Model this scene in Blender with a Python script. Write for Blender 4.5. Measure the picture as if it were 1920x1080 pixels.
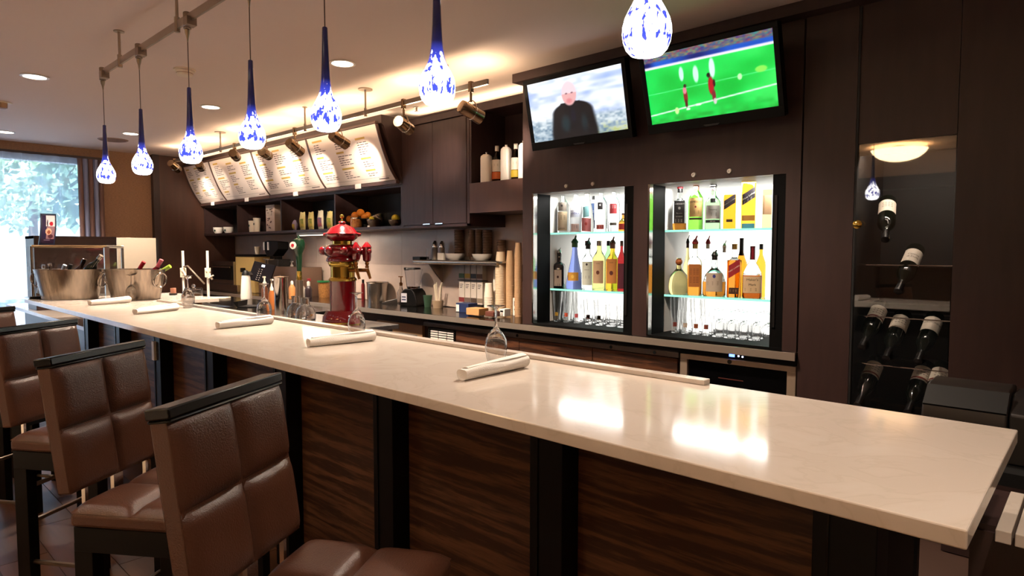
import bpy, bmesh, math, random
import numpy as np
from mathutils import Vector, Matrix
R_ = math.radians
random.seed(7)
sc = bpy.context.scene
for o in list(bpy.data.objects): bpy.data.objects.remove(o)
C = sc.collection

# ------------------------------------------------------------------ camera, world, exposure
FPX, YAW, PITCH, ROLL, CAMH = 1199.0, R_(42.91), R_(3.35), R_(0.035), 1.50
_fw = np.array([-math.sin(YAW)*math.cos(PITCH), math.cos(YAW)*math.cos(PITCH), -math.sin(PITCH)])
_rt = np.array([math.cos(YAW), math.sin(YAW), 0.0]); _up = np.cross(_rt, _fw)
_r2 = math.cos(ROLL)*_rt + math.sin(ROLL)*_up; _u2 = -math.sin(ROLL)*_rt + math.cos(ROLL)*_up
cam = bpy.data.cameras.new('camera'); cam.sensor_width = 36; cam.lens = FPX/1920*36
cam.clip_start = 0.05; cam.clip_end = 200
co = bpy.data.objects.new('camera', cam); C.objects.link(co)
co.matrix_world = Matrix(((_r2[0], _u2[0], -_fw[0], 0), (_r2[1], _u2[1], -_fw[1], 0), (_r2[2], _u2[2], -_fw[2], CAMH), (0, 0, 0, 1)))
sc.camera = co
sc.view_settings.view_transform = 'Standard'; sc.view_settings.look = 'None'
sc.view_settings.gamma = 1.0; sc.view_settings.use_curve_mapping = False
sc.view_settings.exposure = 0.5
try:
    sc.cycles.caustics_refractive = False; sc.cycles.caustics_reflective = False
    sc.cycles.max_bounces = 20; sc.cycles.transmission_bounces = 20; sc.cycles.transparent_max_bounces = 16
    sc.cycles.sample_clamp_indirect = 4.0
except Exception: pass

def ray(x, y): return ((x-960)/FPX)*_r2 - ((y-540)/FPX)*_u2 + _fw
def az(x, y, z): r = ray(x, y); return Vector(np.array([0, 0, CAMH]) + r*(z-CAMH)/r[2])     # photo direction met with a level plane
def ay(x, y, Y): r = ray(x, y); return Vector(np.array([0, 0, CAMH]) + r*Y/r[1])             # ... with a plane parallel to the bar
def ax(x, y, X): r = ray(x, y); return Vector(np.array([0, 0, CAMH]) + r*X/r[0])             # ... with a plane across the bar
def depth(p): return float(np.dot(np.array(p)-np.array([0, 0, CAMH]), _fw))
def m_per_px(p): return depth(p)/FPX

world = bpy.data.worlds.new('sky'); sc.world = world; world.use_nodes = True
wn = world.node_tree.nodes; wl = world.node_tree.links
sky = wn.new('ShaderNodeTexSky'); sky.sky_type = 'HOSEK_WILKIE'; sky.turbidity = 3.0; sky.ground_albedo = 0.5
sky.sun_direction = (-0.35, 0.5, 0.8)
wl.new(sky.outputs[0], wn['Background'].inputs[0]); wn['Background'].inputs[1].default_value = 9.0

def lamp(name, kind, loc, energy, color, target=None, parent=None, **kw):
    l = bpy.data.lights.new(name, kind); l.energy = energy; l.color = color
    for k, v in kw.items(): setattr(l, k, v)
    o = bpy.data.objects.new(name, l); C.objects.link(o); o.location = loc
    if target is not None:
        o.rotation_euler = (Vector(target)-Vector(loc)).to_track_quat('-Z', 'Y').to_euler()
    if parent is not None: o.parent = parent
    return o
sun = lamp('sun', 'SUN', (0, 0, 12), 9.0, (1.0, 0.97, 0.9), None, angle=R_(1)); sun.rotation_euler = Vector((-0.72, 0.12, -0.68)).to_track_quat('-Z', 'Y').to_euler()
WARM = (1.0, 0.74, 0.50); WARM2 = (1.0, 0.82, 0.66)

# ------------------------------------------------------------------ materials
def lin(h):
    if isinstance(h, str):
        h = h.lstrip('#'); v = [int(h[i:i+2], 16)/255 for i in (0, 2, 4)]
    else: v = h
    return tuple(c/12.92 if c <= 0.04045 else ((c+0.055)/1.055)**2.4 for c in v)
MATS = {}
def mat(name, col='#808080', rough=0.5, metal=0.0, spec=0.5, trans=0.0, ior=1.5, emit=None, es=0.0, coat=0.0, var=0.0, vscale=8.0, bump=0.0, bscale=60.0, stretch=(1, 1, 1), col2=None, alpha=1.0):
    if name in MATS: return MATS[name]
    m = bpy.data.materials.new(name); m.use_nodes = True; nt = m.node_tree; b = nt.nodes['Principled BSDF']
    c = lin(col); b.inputs['Base Color'].default_value = (*c, 1)
    b.inputs['Roughness'].default_value = rough; b.inputs['Metallic'].default_value = metal
    b.inputs['Specular IOR Level'].default_value = spec; b.inputs['IOR'].default_value = ior
    b.inputs['Transmission Weight'].default_value = trans; b.inputs['Coat Weight'].default_value = coat
    b.inputs['Alpha'].default_value = alpha
    if emit: b.inputs['Emission Color'].default_value = (*lin(emit), 1); b.inputs['Emission Strength'].default_value = es
    if var > 0 or bump > 0:
        tc = nt.nodes.new('ShaderNodeTexCoord'); mp = nt.nodes.new('ShaderNodeMapping'); mp.inputs['Scale'].default_value = stretch
        nt.links.new(tc.outputs['Object'], mp.inputs[0])
        if var > 0:
            n = nt.nodes.new('ShaderNodeTexNoise'); n.inputs['Scale'].default_value = vscale; n.inputs['Detail'].default_value = 6
            nt.links.new(mp.outputs[0], n.inputs[0])
            r = nt.nodes.new('ShaderNodeValToRGB'); r.color_ramp.elements[0].position = 0.3; r.color_ramp.elements[1].position = 0.7
            d = lin(col2) if col2 else tuple(x*(1-var) for x in c)
            r.color_ramp.elements[0].color = (*d, 1); r.color_ramp.elements[1].color = (*c, 1)
            nt.links.new(n.outputs[0], r.inputs[0]); nt.links.new(r.outputs[0], b.inputs['Base Color'])
        if bump > 0:
            n2 = nt.nodes.new('ShaderNodeTexNoise'); n2.inputs['Scale'].default_value = bscale; n2.inputs['Detail'].default_value = 3
            nt.links.new(mp.outputs[0], n2.inputs[0])
            bp = nt.nodes.new('ShaderNodeBump'); bp.inputs['Strength'].default_value = bump; bp.inputs['Distance'].default_value = 0.004
            nt.links.new(n2.outputs[0], bp.inputs['Height']); nt.links.new(bp.outputs[0], b.inputs['Normal'])
    MATS[name] = m; return m
def walnut(name, dark, light, ang, spec=0.4):
    m = bpy.data.materials.new(name); m.use_nodes = True; nt = m.node_tree; b = nt.nodes['Principled BSDF']
    tc = nt.nodes.new('ShaderNodeTexCoord'); mp = nt.nodes.new('ShaderNodeMapping')
    mp.inputs['Rotation'].default_value = (0, ang, 0); mp.inputs['Scale'].default_value = (1.0, 4, 14)
    nt.links.new(tc.outputs['Object'], mp.inputs[0])
    n = nt.nodes.new('ShaderNodeTexNoise'); n.inputs['Scale'].default_value = 2.0; n.inputs['Detail'].default_value = 8; n.inputs['Distortion'].default_value = 1.6
    w = nt.nodes.new('ShaderNodeTexWave'); w.wave_type = 'BANDS'; w.bands_direction = 'Z'; w.inputs['Scale'].default_value = 0.35; w.inputs['Distortion'].default_value = 14; w.inputs['Detail'].default_value = 6; w.inputs['Detail Scale'].default_value = 2.2; w.inputs['Detail Roughness'].default_value = 0.7
    nt.links.new(mp.outputs[0], n.inputs[0]); nt.links.new(mp.outputs[0], w.inputs[0])
    mx = nt.nodes.new('ShaderNodeMath'); mx.operation = 'MULTIPLY'
    nt.links.new(n.outputs[0], mx.inputs[0]); nt.links.new(w.outputs[1], mx.inputs[1])
    r = nt.nodes.new('ShaderNodeValToRGB'); r.color_ramp.elements[0].position = 0.05; r.color_ramp.elements[1].position = 0.55
    r.color_ramp.elements[0].color = (*lin(dark), 1); r.color_ramp.elements[1].color = (*lin(light), 1)
    nt.links.new(mx.outputs[0], r.inputs[0]); nt.links.new(r.outputs[0], b.inputs['Base Color'])
    b.inputs['Roughness'].default_value = 0.45; b.inputs['Specular IOR Level'].default_value = spec
    MATS[name] = m; return m
def vcol(name, emit=0.0, rough=0.5):
    m = bpy.data.materials.new(name); m.use_nodes = True; nt = m.node_tree; b = nt.nodes['Principled BSDF']
    a = nt.nodes.new('ShaderNodeVertexColor'); a.layer_name = 'print'
    b.inputs['Roughness'].default_value = rough
    if emit > 0:
        b.inputs['Base Color'].default_value = (0.01, 0.01, 0.01, 1)
        nt.links.new(a.outputs[0], b.inputs['Emission Color']); b.inputs['Emission Strength'].default_value = emit
    else: nt.links.new(a.outputs[0], b.inputs['Base Color'])
    MATS[name] = m; return m

ESP = mat('espresso_wood', '#3a2826', 0.42, var=0.35, vscale=5, stretch=(6, 6, 0.7), spec=0.4)
ESPD = mat('espresso_panel', '#3b2926', 0.40, var=0.25, vscale=4, stretch=(5, 5, 0.8), bump=0.08, bscale=90, spec=0.45)
BLK = mat('black_paint', '#060606', 0.42, spec=0.25)
BLKM = mat('matt_black', '#0a0a0a', 0.6)
WAL = walnut('walnut_veneer', '#3d2418', '#6b4730', R_(16))
WALD = walnut('dark_walnut_veneer', '#2a160c', '#5a3722', R_(4))
QUA = mat('cream_quartz', '#e9ddcd', 0.10, var=0.0, spec=0.6)
def quartz():
    m = QUA; nt = m.node_tree; b = nt.nodes['Principled BSDF']
    tc = nt.nodes.new('ShaderNodeTexCoord'); n = nt.nodes.new('ShaderNodeTexNoise'); n.inputs['Scale'].default_value = 3.5; n.inputs['Detail'].default_value = 9; n.inputs['Distortion'].default_value = 2.2
    nt.links.new(tc.outputs['Object'], n.inputs[0])
    r = nt.nodes.new('ShaderNodeValToRGB'); e = r.color_ramp.elements
    e[0].position = 0.40; e[0].color = (*lin('#d9ccbf'), 1); e[1].position = 0.62; e[1].color = (*lin('#ddd1c5'), 1)
    x = e.new(0.50); x.color = (*lin('#d5c8ba'), 1); y = e.new(0.47); y.color = (*lin('#dacdc0'), 1); z = e.new(0.53); z.color = (*lin('#dbcec1'), 1)
    nt.links.new(n.outputs[0], r.inputs[0]); nt.links.new(r.outputs[0], b.inputs['Base Color'])
quartz()
LEA = mat('brown_leather', '#593829', 0.30, var=0.2, vscale=7, bump=0.35, bscale=260, spec=0.5)
STE = mat('brushed_steel', '#b9b2aa', 0.24, metal=1.0, var=0.12, vscale=30, stretch=(0.4, 1, 8))
STV = mat('brushed_steel_tub', '#b3a597', 0.25, metal=1.0, var=0.5, vscale=9, bump=0.25, bscale=30, stretch=(5, 5, 0.15))
CHR = mat('chrome', '#d8d4cf', 0.08, metal=1.0)
NIC = mat('satin_nickel', '#a79a8b', 0.3, metal=1.0)
BRA = mat('polished_brass', '#d9b95a', 0.16, metal=1.0)
BRZ = mat('bronze', '#8a5a30', 0.3, metal=1.0)
RED = mat('red_enamel', '#7c0c16', 0.14, coat=0.6)
REDD = mat('dark_red_plastic', '#6d1016', 0.3)
GLS = mat('clear_glass', '#ffffff', 0.0, trans=1.0, ior=1.45)
GLT = mat('green_edge_glass', '#8fe0c8', 0.02, trans=1.0, ior=1.3)
WHT = mat('white_plastic', '#efe9df', 0.4)
CREAM = mat('cream_paper', '#e6d8c2', 0.6)
LIN = mat('white_linen', '#f3ece4', 0.85, bump=0.4, bscale=300)
CEIL = mat('ceiling_paint', '#e2cfc2', 0.8, bump=0.15, bscale=180)
WALP = mat('brown_wallpaper', '#b8906f', 0.8, var=0.3, vscale=40, stretch=(1, 1, 3), bump=0.4, bscale=120)
TAUP = mat('taupe_stone', '#d8c1b1', 0.32, var=0.2, vscale=3, stretch=(1, 1, 1.6))
BEIGE = mat('beige_wall_paint', '#cdb8a4', 0.8)
FLO = mat('floor_base', '#4f3a31', 0.5)
DKG = mat('dark_grey_plastic', '#25221f', 0.4)
GRN = mat('green_plastic', '#1d6b3a', 0.4)
NAVY = mat('navy_plastic', '#1b2a52', 0.4)

# ------------------------------------------------------------------ mesh builder
class MB:
    def __init__(s): s.v = []; s.f = []
    def add(s, vs, fs):
        k = len(s.v); s.v += [tuple(p) for p in vs]; s.f += [tuple(i+k for i in f) for f in fs]; return s
    def box(s, x0, x1, y0, y1, z0, z1, M=None):
        vs = [(x, y, z) for z in (z0, z1) for y in (y0, y1) for x in (x0, x1)]
        if M is not None: vs = [M @ Vector(p) for p in vs]
        return s.add(vs, [(0, 2, 3, 1), (4, 5, 7, 6), (0, 1, 5, 4), (2, 6, 7, 3), (0, 4, 6, 2), (1, 3, 7, 5)])
    def cbox(s, c, d, M=None):
        return s.box(c[0]-d[0]/2, c[0]+d[0]/2, c[1]-d[1]/2, c[1]+d[1]/2, c[2]-d[2]/2, c[2]+d[2]/2, M)
    def lathe(s, prof, seg=20, c=(0, 0, 0), M=None, sx=1.0, sy=1.0, closed=False, rect=0.0):
        vs = []; fs = []; n = len(prof)
        for r, z in prof:
            for k in range(seg):
                a = 2*math.pi*(k+0.5)/seg; ca, sa = math.cos(a), math.sin(a)
                q = 1.0
                if rect: q = 1.0/((abs(ca)**rect+abs(sa)**rect)**(1.0/rect))
                p = Vector((c[0]+r*q*ca*sx, c[1]+r*q*sa*sy, c[2]+z))
                vs.append(M @ p if M is not None else p)
        for i in range(n-1 if not closed else n):
            j = (i+1) % n
            for k in range(seg):
                k2 = (k+1) % seg
                fs.append((i*seg+k, i*seg+k2, j*seg+k2, j*seg+k))
        if not closed:
            fs.append(tuple(range(seg))[::-1]); fs.append(tuple((n-1)*seg+k for k in range(seg)))
        return s.add(vs, fs)
    def cyl(s, c, r, h, seg=16, M=None, r2=None):
        return s.lathe([(r, 0), (r if r2 is None else r2, h)], seg, c, M)
    def sphere(s, c, r, seg=12, rings=7, sz=1.0, M=None):
        return s.lathe([(max(1e-4, r*math.sin(math.pi*i/rings)), -r*sz*math.cos(math.pi*i/rings)) for i in range(rings+1)], seg, c, M)
    def tube(s, pts, r, seg=8, closed=False):
        pts = [Vector(p) for p in pts]; n = len(pts); vs = []; fs = []; up = None
        for i, p in enumerate(pts):
            if closed: t = (pts[(i+1) % n]-pts[i-1]).normalized()
            else: t = (pts[min(i+1, n-1)]-pts[max(i-1, 0)]).normalized()
            if up is None:
                up = Vector((0, 0, 1)) if abs(t.z) < 0.9 else Vector((1, 0, 0))
            up = (up - t*up.dot(t)).normalized(); b = t.cross(up)
            rr = r[i] if isinstance(r, (list, tuple)) else r
            for k in range(seg):
                a = 2*math.pi*k/seg; vs.append(p + rr*(math.cos(a)*up+math.sin(a)*b))
        for i in range(n if closed else n-1):
            j = (i+1) % n
            for k in range(seg):
                k2 = (k+1) % seg; fs.append((i*seg+k, i*seg+k2, j*seg+k2, j*seg+k))
        if not closed: fs.append(tuple(range(seg))[::-1]); fs.append(tuple((n-1)*seg+k for k in range(seg)))
        return s.add(vs, fs)
    def prism(s, poly, a, b, axis='z'):
        n = len(poly)
        def P(u, v, w): return (u, v, w) if axis == 'z' else ((u, w, v) if axis == 'y' else (w, u, v))
        vs = [P(u, v, a) for u, v in poly]+[P(u, v, b) for u, v in poly]
        fs = [tuple(range(n))[::-1], tuple(range(n, 2*n))]+[(i, (i+1) % n, n+(i+1) % n, n+i) for i in range(n)]
        return s.add(vs, fs)
    def grid(s, nx, ny, fn):
        vs = [fn(i/nx, j/ny) for j in range(ny+1) for i in range(nx+1)]
        return s.add(vs, [(j*(nx+1)+i, j*(nx+1)+i+1, (j+1)*(nx+1)+i+1, (j+1)*(nx+1)+i) for j in range(ny) for i in range(nx)])
    def slab(s, nx, ny, top, bot):
        # closed body between two grids
        k = len(s.v); s.grid(nx, ny, top); m = len(s.v); s.grid(nx, ny, bot)
        # flip second
        W = nx+1
        nf = nx*ny
        s.f[-nf:] = [f[::-1] for f in s.f[-nf:]]
        ring = [i for i in range(W)]+[j*W+nx for j in range(1, ny+1)]+[ny*W+i for i in range(nx-1, -1, -1)]+[j*W for j in range(ny-1, 0, -1)]
        for a, b in zip(ring, ring[1:]+ring[:1]): s.f.append((k+b, k+a, m+a, m+b))
        return s
    def mesh(s, name, smooth=True, fix=True):
        me = bpy.data.meshes.new(name); me.from_pydata(s.v, [], s.f); 
        if fix:
            bm = bmesh.new(); bm.from_mesh(me); bmesh.ops.recalc_face_normals(bm, faces=bm.faces); bm.to_mesh(me); bm.free()
        if smooth:
            me.polygons.foreach_set('use_smooth', [True]*len(me.polygons)); me.set_sharp_from_angle(angle=R_(38))
        me.update(); return me
    def build(s, name, m, parent=None, bevel=0.0, smooth=True, label=None, kind=None, fix=True):
        me = s.mesh(name, smooth, fix); o = bpy.data.objects.new(name, me); C.objects.link(o)
        if m is not None: me.materials.append(m)
        if parent is not None: o.parent = parent
        if bevel > 0:
            b = o.modifiers.new('bevel', 'BEVEL'); b.width = bevel; b.segments = 2; b.limit_method = 'ANGLE'
        if label: o['label'] = label
        if kind: o['kind'] = kind
        return o
def thing(name, label, cat, loc=(0, 0, 0), rz=0.0, group=None):
    o = bpy.data.objects.new(name, None); C.objects.link(o); o.location = loc; o.rotation_euler = (0, 0, rz); o.empty_display_size = 0.05
    o['label'] = label; o['category'] = cat
    if group: o['group'] = group
    return o
def tag(o, label, cat, group=None):
    o['label'] = label; o['category'] = cat
    if group: o['group'] = group
    return o
def struct(name, mb, m, parent=None, **kw):
    o = mb.build(name, m, parent, **kw)
    if parent is None: o['kind'] = 'structure'
    return o
def dup(root, loc=None, rz=None, label=None, group=None):
    kids = {}
    for o in bpy.data.objects: kids.setdefault(o.parent, []).append(o)
    def cp(o, par):
        c = o.copy(); C.objects.link(c); c.parent = par
        for k in kids.get(o, []): cp(k, c)
        return c
    r = cp(root, None)
    if loc is not None: r.location = loc
    if rz is not None: r.rotation_euler = (0, 0, rz)
    if label: r['label'] = label
    if group: r['group'] = group
    return r
def painted(name, nx, ny, pos, color, m, parent=None):
    mb = MB(); mb.grid(nx, ny, pos); me = mb.mesh(name, True, False)
    ca = me.color_attributes.new('print', 'FLOAT_COLOR', 'POINT')
    data = np.ones((len(mb.v), 4), dtype=np.float32); k = 0
    for j in range(ny+1):
        for i in range(nx+1):
            data[k, :3] = lin(color(i/nx, j/ny)); k += 1
    ca.data.foreach_set('color', data.ravel()); me.materials.append(m)
    o = bpy.data.objects.new(name, me); C.objects.link(o)
    if parent is not None: o.parent = parent
    return o
_TX = {}
def text_geo(s, size):
    if s not in _TX:
        cu = bpy.data.curves.new('t', 'FONT'); cu.body = s; cu.align_x = 'CENTER'; cu.align_y = 'CENTER'; cu.size = 1.0; cu.resolution_u = 2
        ob = bpy.data.objects.new('t', cu); me = bpy.data.meshes.new_from_object(ob)
        _TX[s] = ([tuple(v.co) for v in me.vertices], [tuple(p.vertices) for p in me.polygons])
        bpy.data.objects.remove(ob); bpy.data.meshes.remove(me); bpy.data.curves.remove(cu)
    v, f = _TX[s]; return [(x*size, y*size) for x, y, z in v], f
def text(mb, s, size, fn):
    v, f = text_geo(s, size); mb.add([fn(x, y) for x, y in v], f); return mb

# ------------------------------------------------------------------ lights of the room
CZ = 2.85            # ceiling height
LENS = mat('lamp_lens', '#fff4e2', 0.5, emit='#fff0d8', es=9.0)
DOWN = [(65, 143), (395, 200), (642, 118), (10, 247), (245, 250)]
down_pts = [az(x, y, CZ) for x, y in DOWN] + [Vector((-0.9, -3.3, CZ)), Vector((-3.4, -3.4, CZ)), Vector((-5.8, -3.3, CZ)), Vector((1.2, -3.2, CZ)), Vector((-7.9, -2.9, CZ)), Vector((-1.9, 2.7, CZ)), Vector((0.25, 1.0, CZ)), Vector((-1.9, -0.35, CZ)), Vector((-3.6, -0.5, CZ))]  # the hand-placed points are unseen lights added as fill
down_lab = ['round recessed ceiling light left of the pendant row', 'round recessed ceiling light behind the third pendant from the window',
            'largest bright recessed ceiling light between the dark beer tower and the long pendants', 'recessed ceiling light at the left edge above the window',
            'recessed ceiling light far back between the two pendants nearest the window']
down_lab[2] = 'bright recessed ceiling light right of the fifth pendant from the window'
for k, p in enumerate(down_pts):
    t = thing('recessed_light', down_lab[k] if k < 5 else ['first', 'second', 'third', 'fourth', 'fifth', 'sixth', 'seventh', 'eighth', 'ninth'][k-5]+' added recessed fill light out of the frame', 'ceiling light', (p.x, p.y, CZ), 0, None if k < 5 else 'added recessed fill lights out of the frame')
    MB().lathe([(0.075, 0), (0.092, -0.001), (0.096, -0.006), (0.076, -0.008)], 28, closed=True).build('trim_ring', WHT, t)
    MB().lathe([(0.001, -0.0035), (0.0755, -0.0035), (0.0755, -0.001), (0.001, -0.001)], 28).build('lens', LENS, t, label='glowing white lens')
    lamp('downlight_lamp', 'SPOT', (p.x, p.y, CZ-0.02), [110, 430, 560, 110, 170, 300, 300, 300, 200, 360, 230, 80, 40, 36][k], WARM2, (p.x, p.y, 0), spot_size=R_(118 if k < 5 or k >= 10 else 80), spot_blend=0.7, shadow_soft_size=0.06)
BOWL = mat('alabaster_bowl', '#ffe0a8', 0.4, emit='#ffd9a0', es=9.0)
for k, (x, y) in enumerate([(-2.02, -1.95), (-5.0, -2.6), (0.6, -2.9)]):  # first one shows in the cabinet glass; the other two are added fill
    t = thing('bowl_lamp', ['alabaster bowl lamp on the ceiling, mirrored in the wine cabinet glass', 'added fill bowl lamp on the ceiling behind the stools', 'added fill bowl lamp on the ceiling behind the viewer'][k], 'ceiling lamp', (x, y, CZ))
    MB().lathe([(0.001, -0.20), (0.12, -0.188), (0.22, -0.155), (0.29, -0.10), (0.32, -0.05), (0.31, -0.05), (0.21, -0.145), (0.001, -0.19)], 32, closed=True).build('bowl', BOWL, t)
    MB().cyl((0, 0, -0.05), 0.012, 0.05).cyl((0, 0, -0.012), 0.07, 0.012).build('stem', NIC, t)

# ------------------------------------------------------------------ room shell
struct('floor', MB().box(-10.2, 2.8, -6.6, 4.5, -0.1, -0.006), FLO)
PL = [mat('floor_plank_%s' % n, c, 0.38, var=0.3, vscale=3, stretch=(0.6, 8, 1)) for n, c in (('a', '#6e4c38'), ('b', '#614231'), ('c', '#78533d'))]
flo = bpy.data.objects['floor']
struct('floor_bounce', MB().box(-9.9, 2.6, -6.5, -1.6, -0.006, 0.006), mat('beige_bounce', '#cbb9a4', 0.9, bump=0.5, bscale=300), smooth=False)  # unseen pale sheet, added to bounce light up to the ceiling
k = 0
for j in range(13):
    y0 = -0.9+j*0.2
    for i in range(6):
        x0 = -7.0+i*1.2-(j % 3)*0.4
        MB().box(x0+0.002, x0+1.198, y0+0.002, y0+0.198, -0.006, 0.0).build('floor_plank', PL[(i*5+j*3) % 3], flo, smooth=False); k += 1
struct('ceiling', MB().box(-10.2, 2.8, -6.6, 4.5, CZ, CZ+0.1), CEIL)
wb = struct('wall_back', MB().box(-10.1, 2.7, 4.38, 4.5, 0, CZ), BEIGE)
for i in range(11):
    for j in range(2):
        x0 = -9.92+i*0.6; z0 = 0.925+j*0.42
        MB().box(x0+0.0015, x0+0.5985, 4.36, 4.38, z0+0.0015, z0+0.4185).build('stone_panel', TAUP, wb, smooth=False)
WY0, WY1, WZ0, WZ1 = -1.3, 2.44, 0.12, 2.70
struct('wall_left', MB().box(-10.2, -10.0, -6.6, WY0, 0, CZ).box(-10.2, -10.0, WY1, 4.5, 0, CZ).box(-10.2, -10.0, WY0, WY1, 0, WZ0).box(-10.2, -10.0, WY0, WY1, WZ1, CZ), WALP, smooth=False)
struct('wall_side', MB().box(-10.0, -9.93, 3.30, 4.36, 0, CZ), mat('brown_wood_panel', '#57392c', 0.4, var=0.3, vscale=3, stretch=(4, 4, 0.5)), smooth=False)
struct('trim_1', MB().box(-10.0, -9.91, 3.215, 3.30, 0, CZ), ESPD, smooth=False)
struct('wall_front', MB().box(-10.2, 2.8, -6.7, -6.6, 0, CZ), mat('brown_front_wall', '#4a382e', 0.7), smooth=False)
struct('wall_right', MB().box(2.7, 2.8, -6.6, 4.5, 0, CZ), BEIGE, smooth=False)
struct('baseboard_left', MB().box(-10.0, -9.985, -6.6, 3.2, 0, 0.11), ESP, smooth=False)
struct('trim_2', MB().box(-9.9, 2.6, -6.0, -5.7, 2.62, CZ), ESPD, smooth=False)
win = struct('window_1', MB().box(-10.16, -10.04, WY0, WY0+0.05, WZ0, WZ1).box(-10.16, -10.04, WY1-0.05, WY1, WZ0, WZ1).box(-10.16, -10.04, WY0, WY1, WZ1-0.06, WZ1).box(-10.16, -10.04, WY0, WY1, WZ0, WZ0+0.06).box(-10.14, -10.06, 0.55, 0.59, WZ0, WZ1), mat('sky_tinted_frame', '#8aa6c8', 0.3), smooth=False)  # frame colour carries the sky's blue reflection
PANE = bpy.data.materials.new('window_glass'); PANE.use_nodes = True
nt = PANE.node_tree; nt.nodes.remove(nt.nodes['Principled BSDF']); a = nt.nodes.new('ShaderNodeBsdfTransparent'); g = nt.nodes.new('ShaderNodeBsdfGlossy'); g.inputs['Roughness'].default_value = 0.02; mx = nt.nodes.new('ShaderNodeMixShader'); mx.inputs[0].default_value = 0.06
nt.links.new(a.outputs[0], mx.inputs[1]); nt.links.new(g.outputs[0], mx.inputs[2]); nt.links.new(mx.outputs[0], nt.nodes['Material Output'].inputs[0])
for y0, y1 in ((WY0+0.05, 0.55), (0.59, WY1-0.05)):
    MB().box(-10.105, -10.095, y0, y1, WZ0+0.06, WZ1-0.06).build('pane', PANE, win, smooth=False)

# sheer panels and the drape
SHEER = bpy.data.materials.new('sheer_fabric'); SHEER.use_nodes = True
nt = SHEER.node_tree; nt.nodes.remove(nt.nodes['Principled BSDF'])
a = nt.nodes.new('ShaderNodeBsdfTransparent'); a.inputs[0].default_value = (0.92, 0.96, 1, 1); g = nt.nodes.new('ShaderNodeBsdfTranslucent'); g.inputs[0].default_value = (0.85, 0.88, 0.95, 1)
mx = nt.nodes.new('ShaderNodeMixShader'); mx.inputs[0].default_value = 0.35
nt.links.new(a.outputs[0], mx.inputs[1]); nt.links.new(g.outputs[0], mx.inputs[2]); nt.links.new(mx.outputs[0], nt.nodes['Material Output'].inputs[0])
t = thing('sheer_curtain', 'white sheer curtain of tall vertical panels in front of the bright window', 'curtain', (-9.92, 0, 0))
MB().box(-0.03, 0.01, -1.3, 2.66, 2.705, 2.735).build('curtain_rail', mat('dark_rail', '#3a3030', 0.4), t, smooth=False)
for k in range(18):
    y0 = -1.2+k*0.195
    MB().grid(10, 1, lambda u, v, y0=y0, k=k: (0.022*math.sin(u*math.pi*2+k), y0+u*0.20, 0.03+v*2.675)).build('curtain_panel', SHEER, t, fix=False)
t = thing('side_drape', 'brown and blue grey side drape hanging right of the window', 'curtain', (-9.90, 0, 0))
DR = [mat('drape_brown', '#7a5f58', 0.8), mat('drape_blue', '#8f9bc0', 0.8)]
for k in range(5):
    y0 = 2.31+k*0.058
    MB().slab(8, 1, lambda u, v, y0=y0: (0.03*math.sin(u*math.pi), y0+u*0.06, 0.03+v*2.67), lambda u, v, y0=y0: (0.03*math.sin(u*math.pi)-0.006, y0+u*0.06, 0.03+v*2.67)).build('drape_fold', DR[1 if k in (1, 3) else 0], t)

# outside, seen blurred through the sheers
struct('ground_outside', MB().box(-40, -10.3, -25, 25, -0.4, -0.3), mat('pale_paving', '#cfd3d6', 0.8), smooth=False)
LEAF = [mat('leaf_%s' % n, c, 0.6, var=0.5, vscale=6) for n, c in (('a', '#9cc79c'), ('b', '#b4d8b4'), ('c', '#93c3b0'))]
BARK = mat('bark', '#5b4a3c', 0.8)
TL = ['leafy green tree outside the window, leftmost', 'pale green tree outside the window behind the sheers', 'blue green tree outside near the right window edge', 'tall green tree outside the window, furthest away', 'low round green tree outside in the middle of the window']
for k, (x, y, h, r) in enumerate([(-15.5, -2.4, 4.8, 1.6), (-17.5, 1.2, 5.2, 1.7), (-15.0, 4.2, 4.8, 1.4), (-24, -1.2, 6.4, 2.2), (-23, 4.2, 5.6, 2.0)]):
    t = thing('tree', TL[k], 'tree', (x, y, -0.3))
    MB().tube([(0, 0, 0), (0.05, 0, h*0.4), (0, 0.05, h*0.75)], [0.16, 0.12, 0.05], 8).build('trunk', BARK, t)
    rnd = random.Random(k); mb = MB()
    for i in range(900):
        th, ph = rnd.uniform(0, 2*math.pi), math.acos(rnd.uniform(-1, 1)); q = r*rnd.uniform(0.35, 1)**0.5*(0.8+0.25*math.sin(3*th+k))
        c = Vector((q*math.sin(ph)*math.cos(th), q*math.sin(ph)*math.sin(th), h*0.66+q*0.75*math.cos(ph)))
        d = Vector((rnd.gauss(0, 1), rnd.gauss(0, 1), rnd.gauss(0, 1))).normalized(); e = d.orthogonal().normalized(); s_ = rnd.uniform(0.10, 0.2)
        mb.add([c-d*s_, c+e*s_*0.6, c+d*s_, c-e*s_*0.6], [(0, 1, 2, 3)])
    mb.build('foliage', LEAF[k % 3], t, kind='stuff', fix=False)

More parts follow.
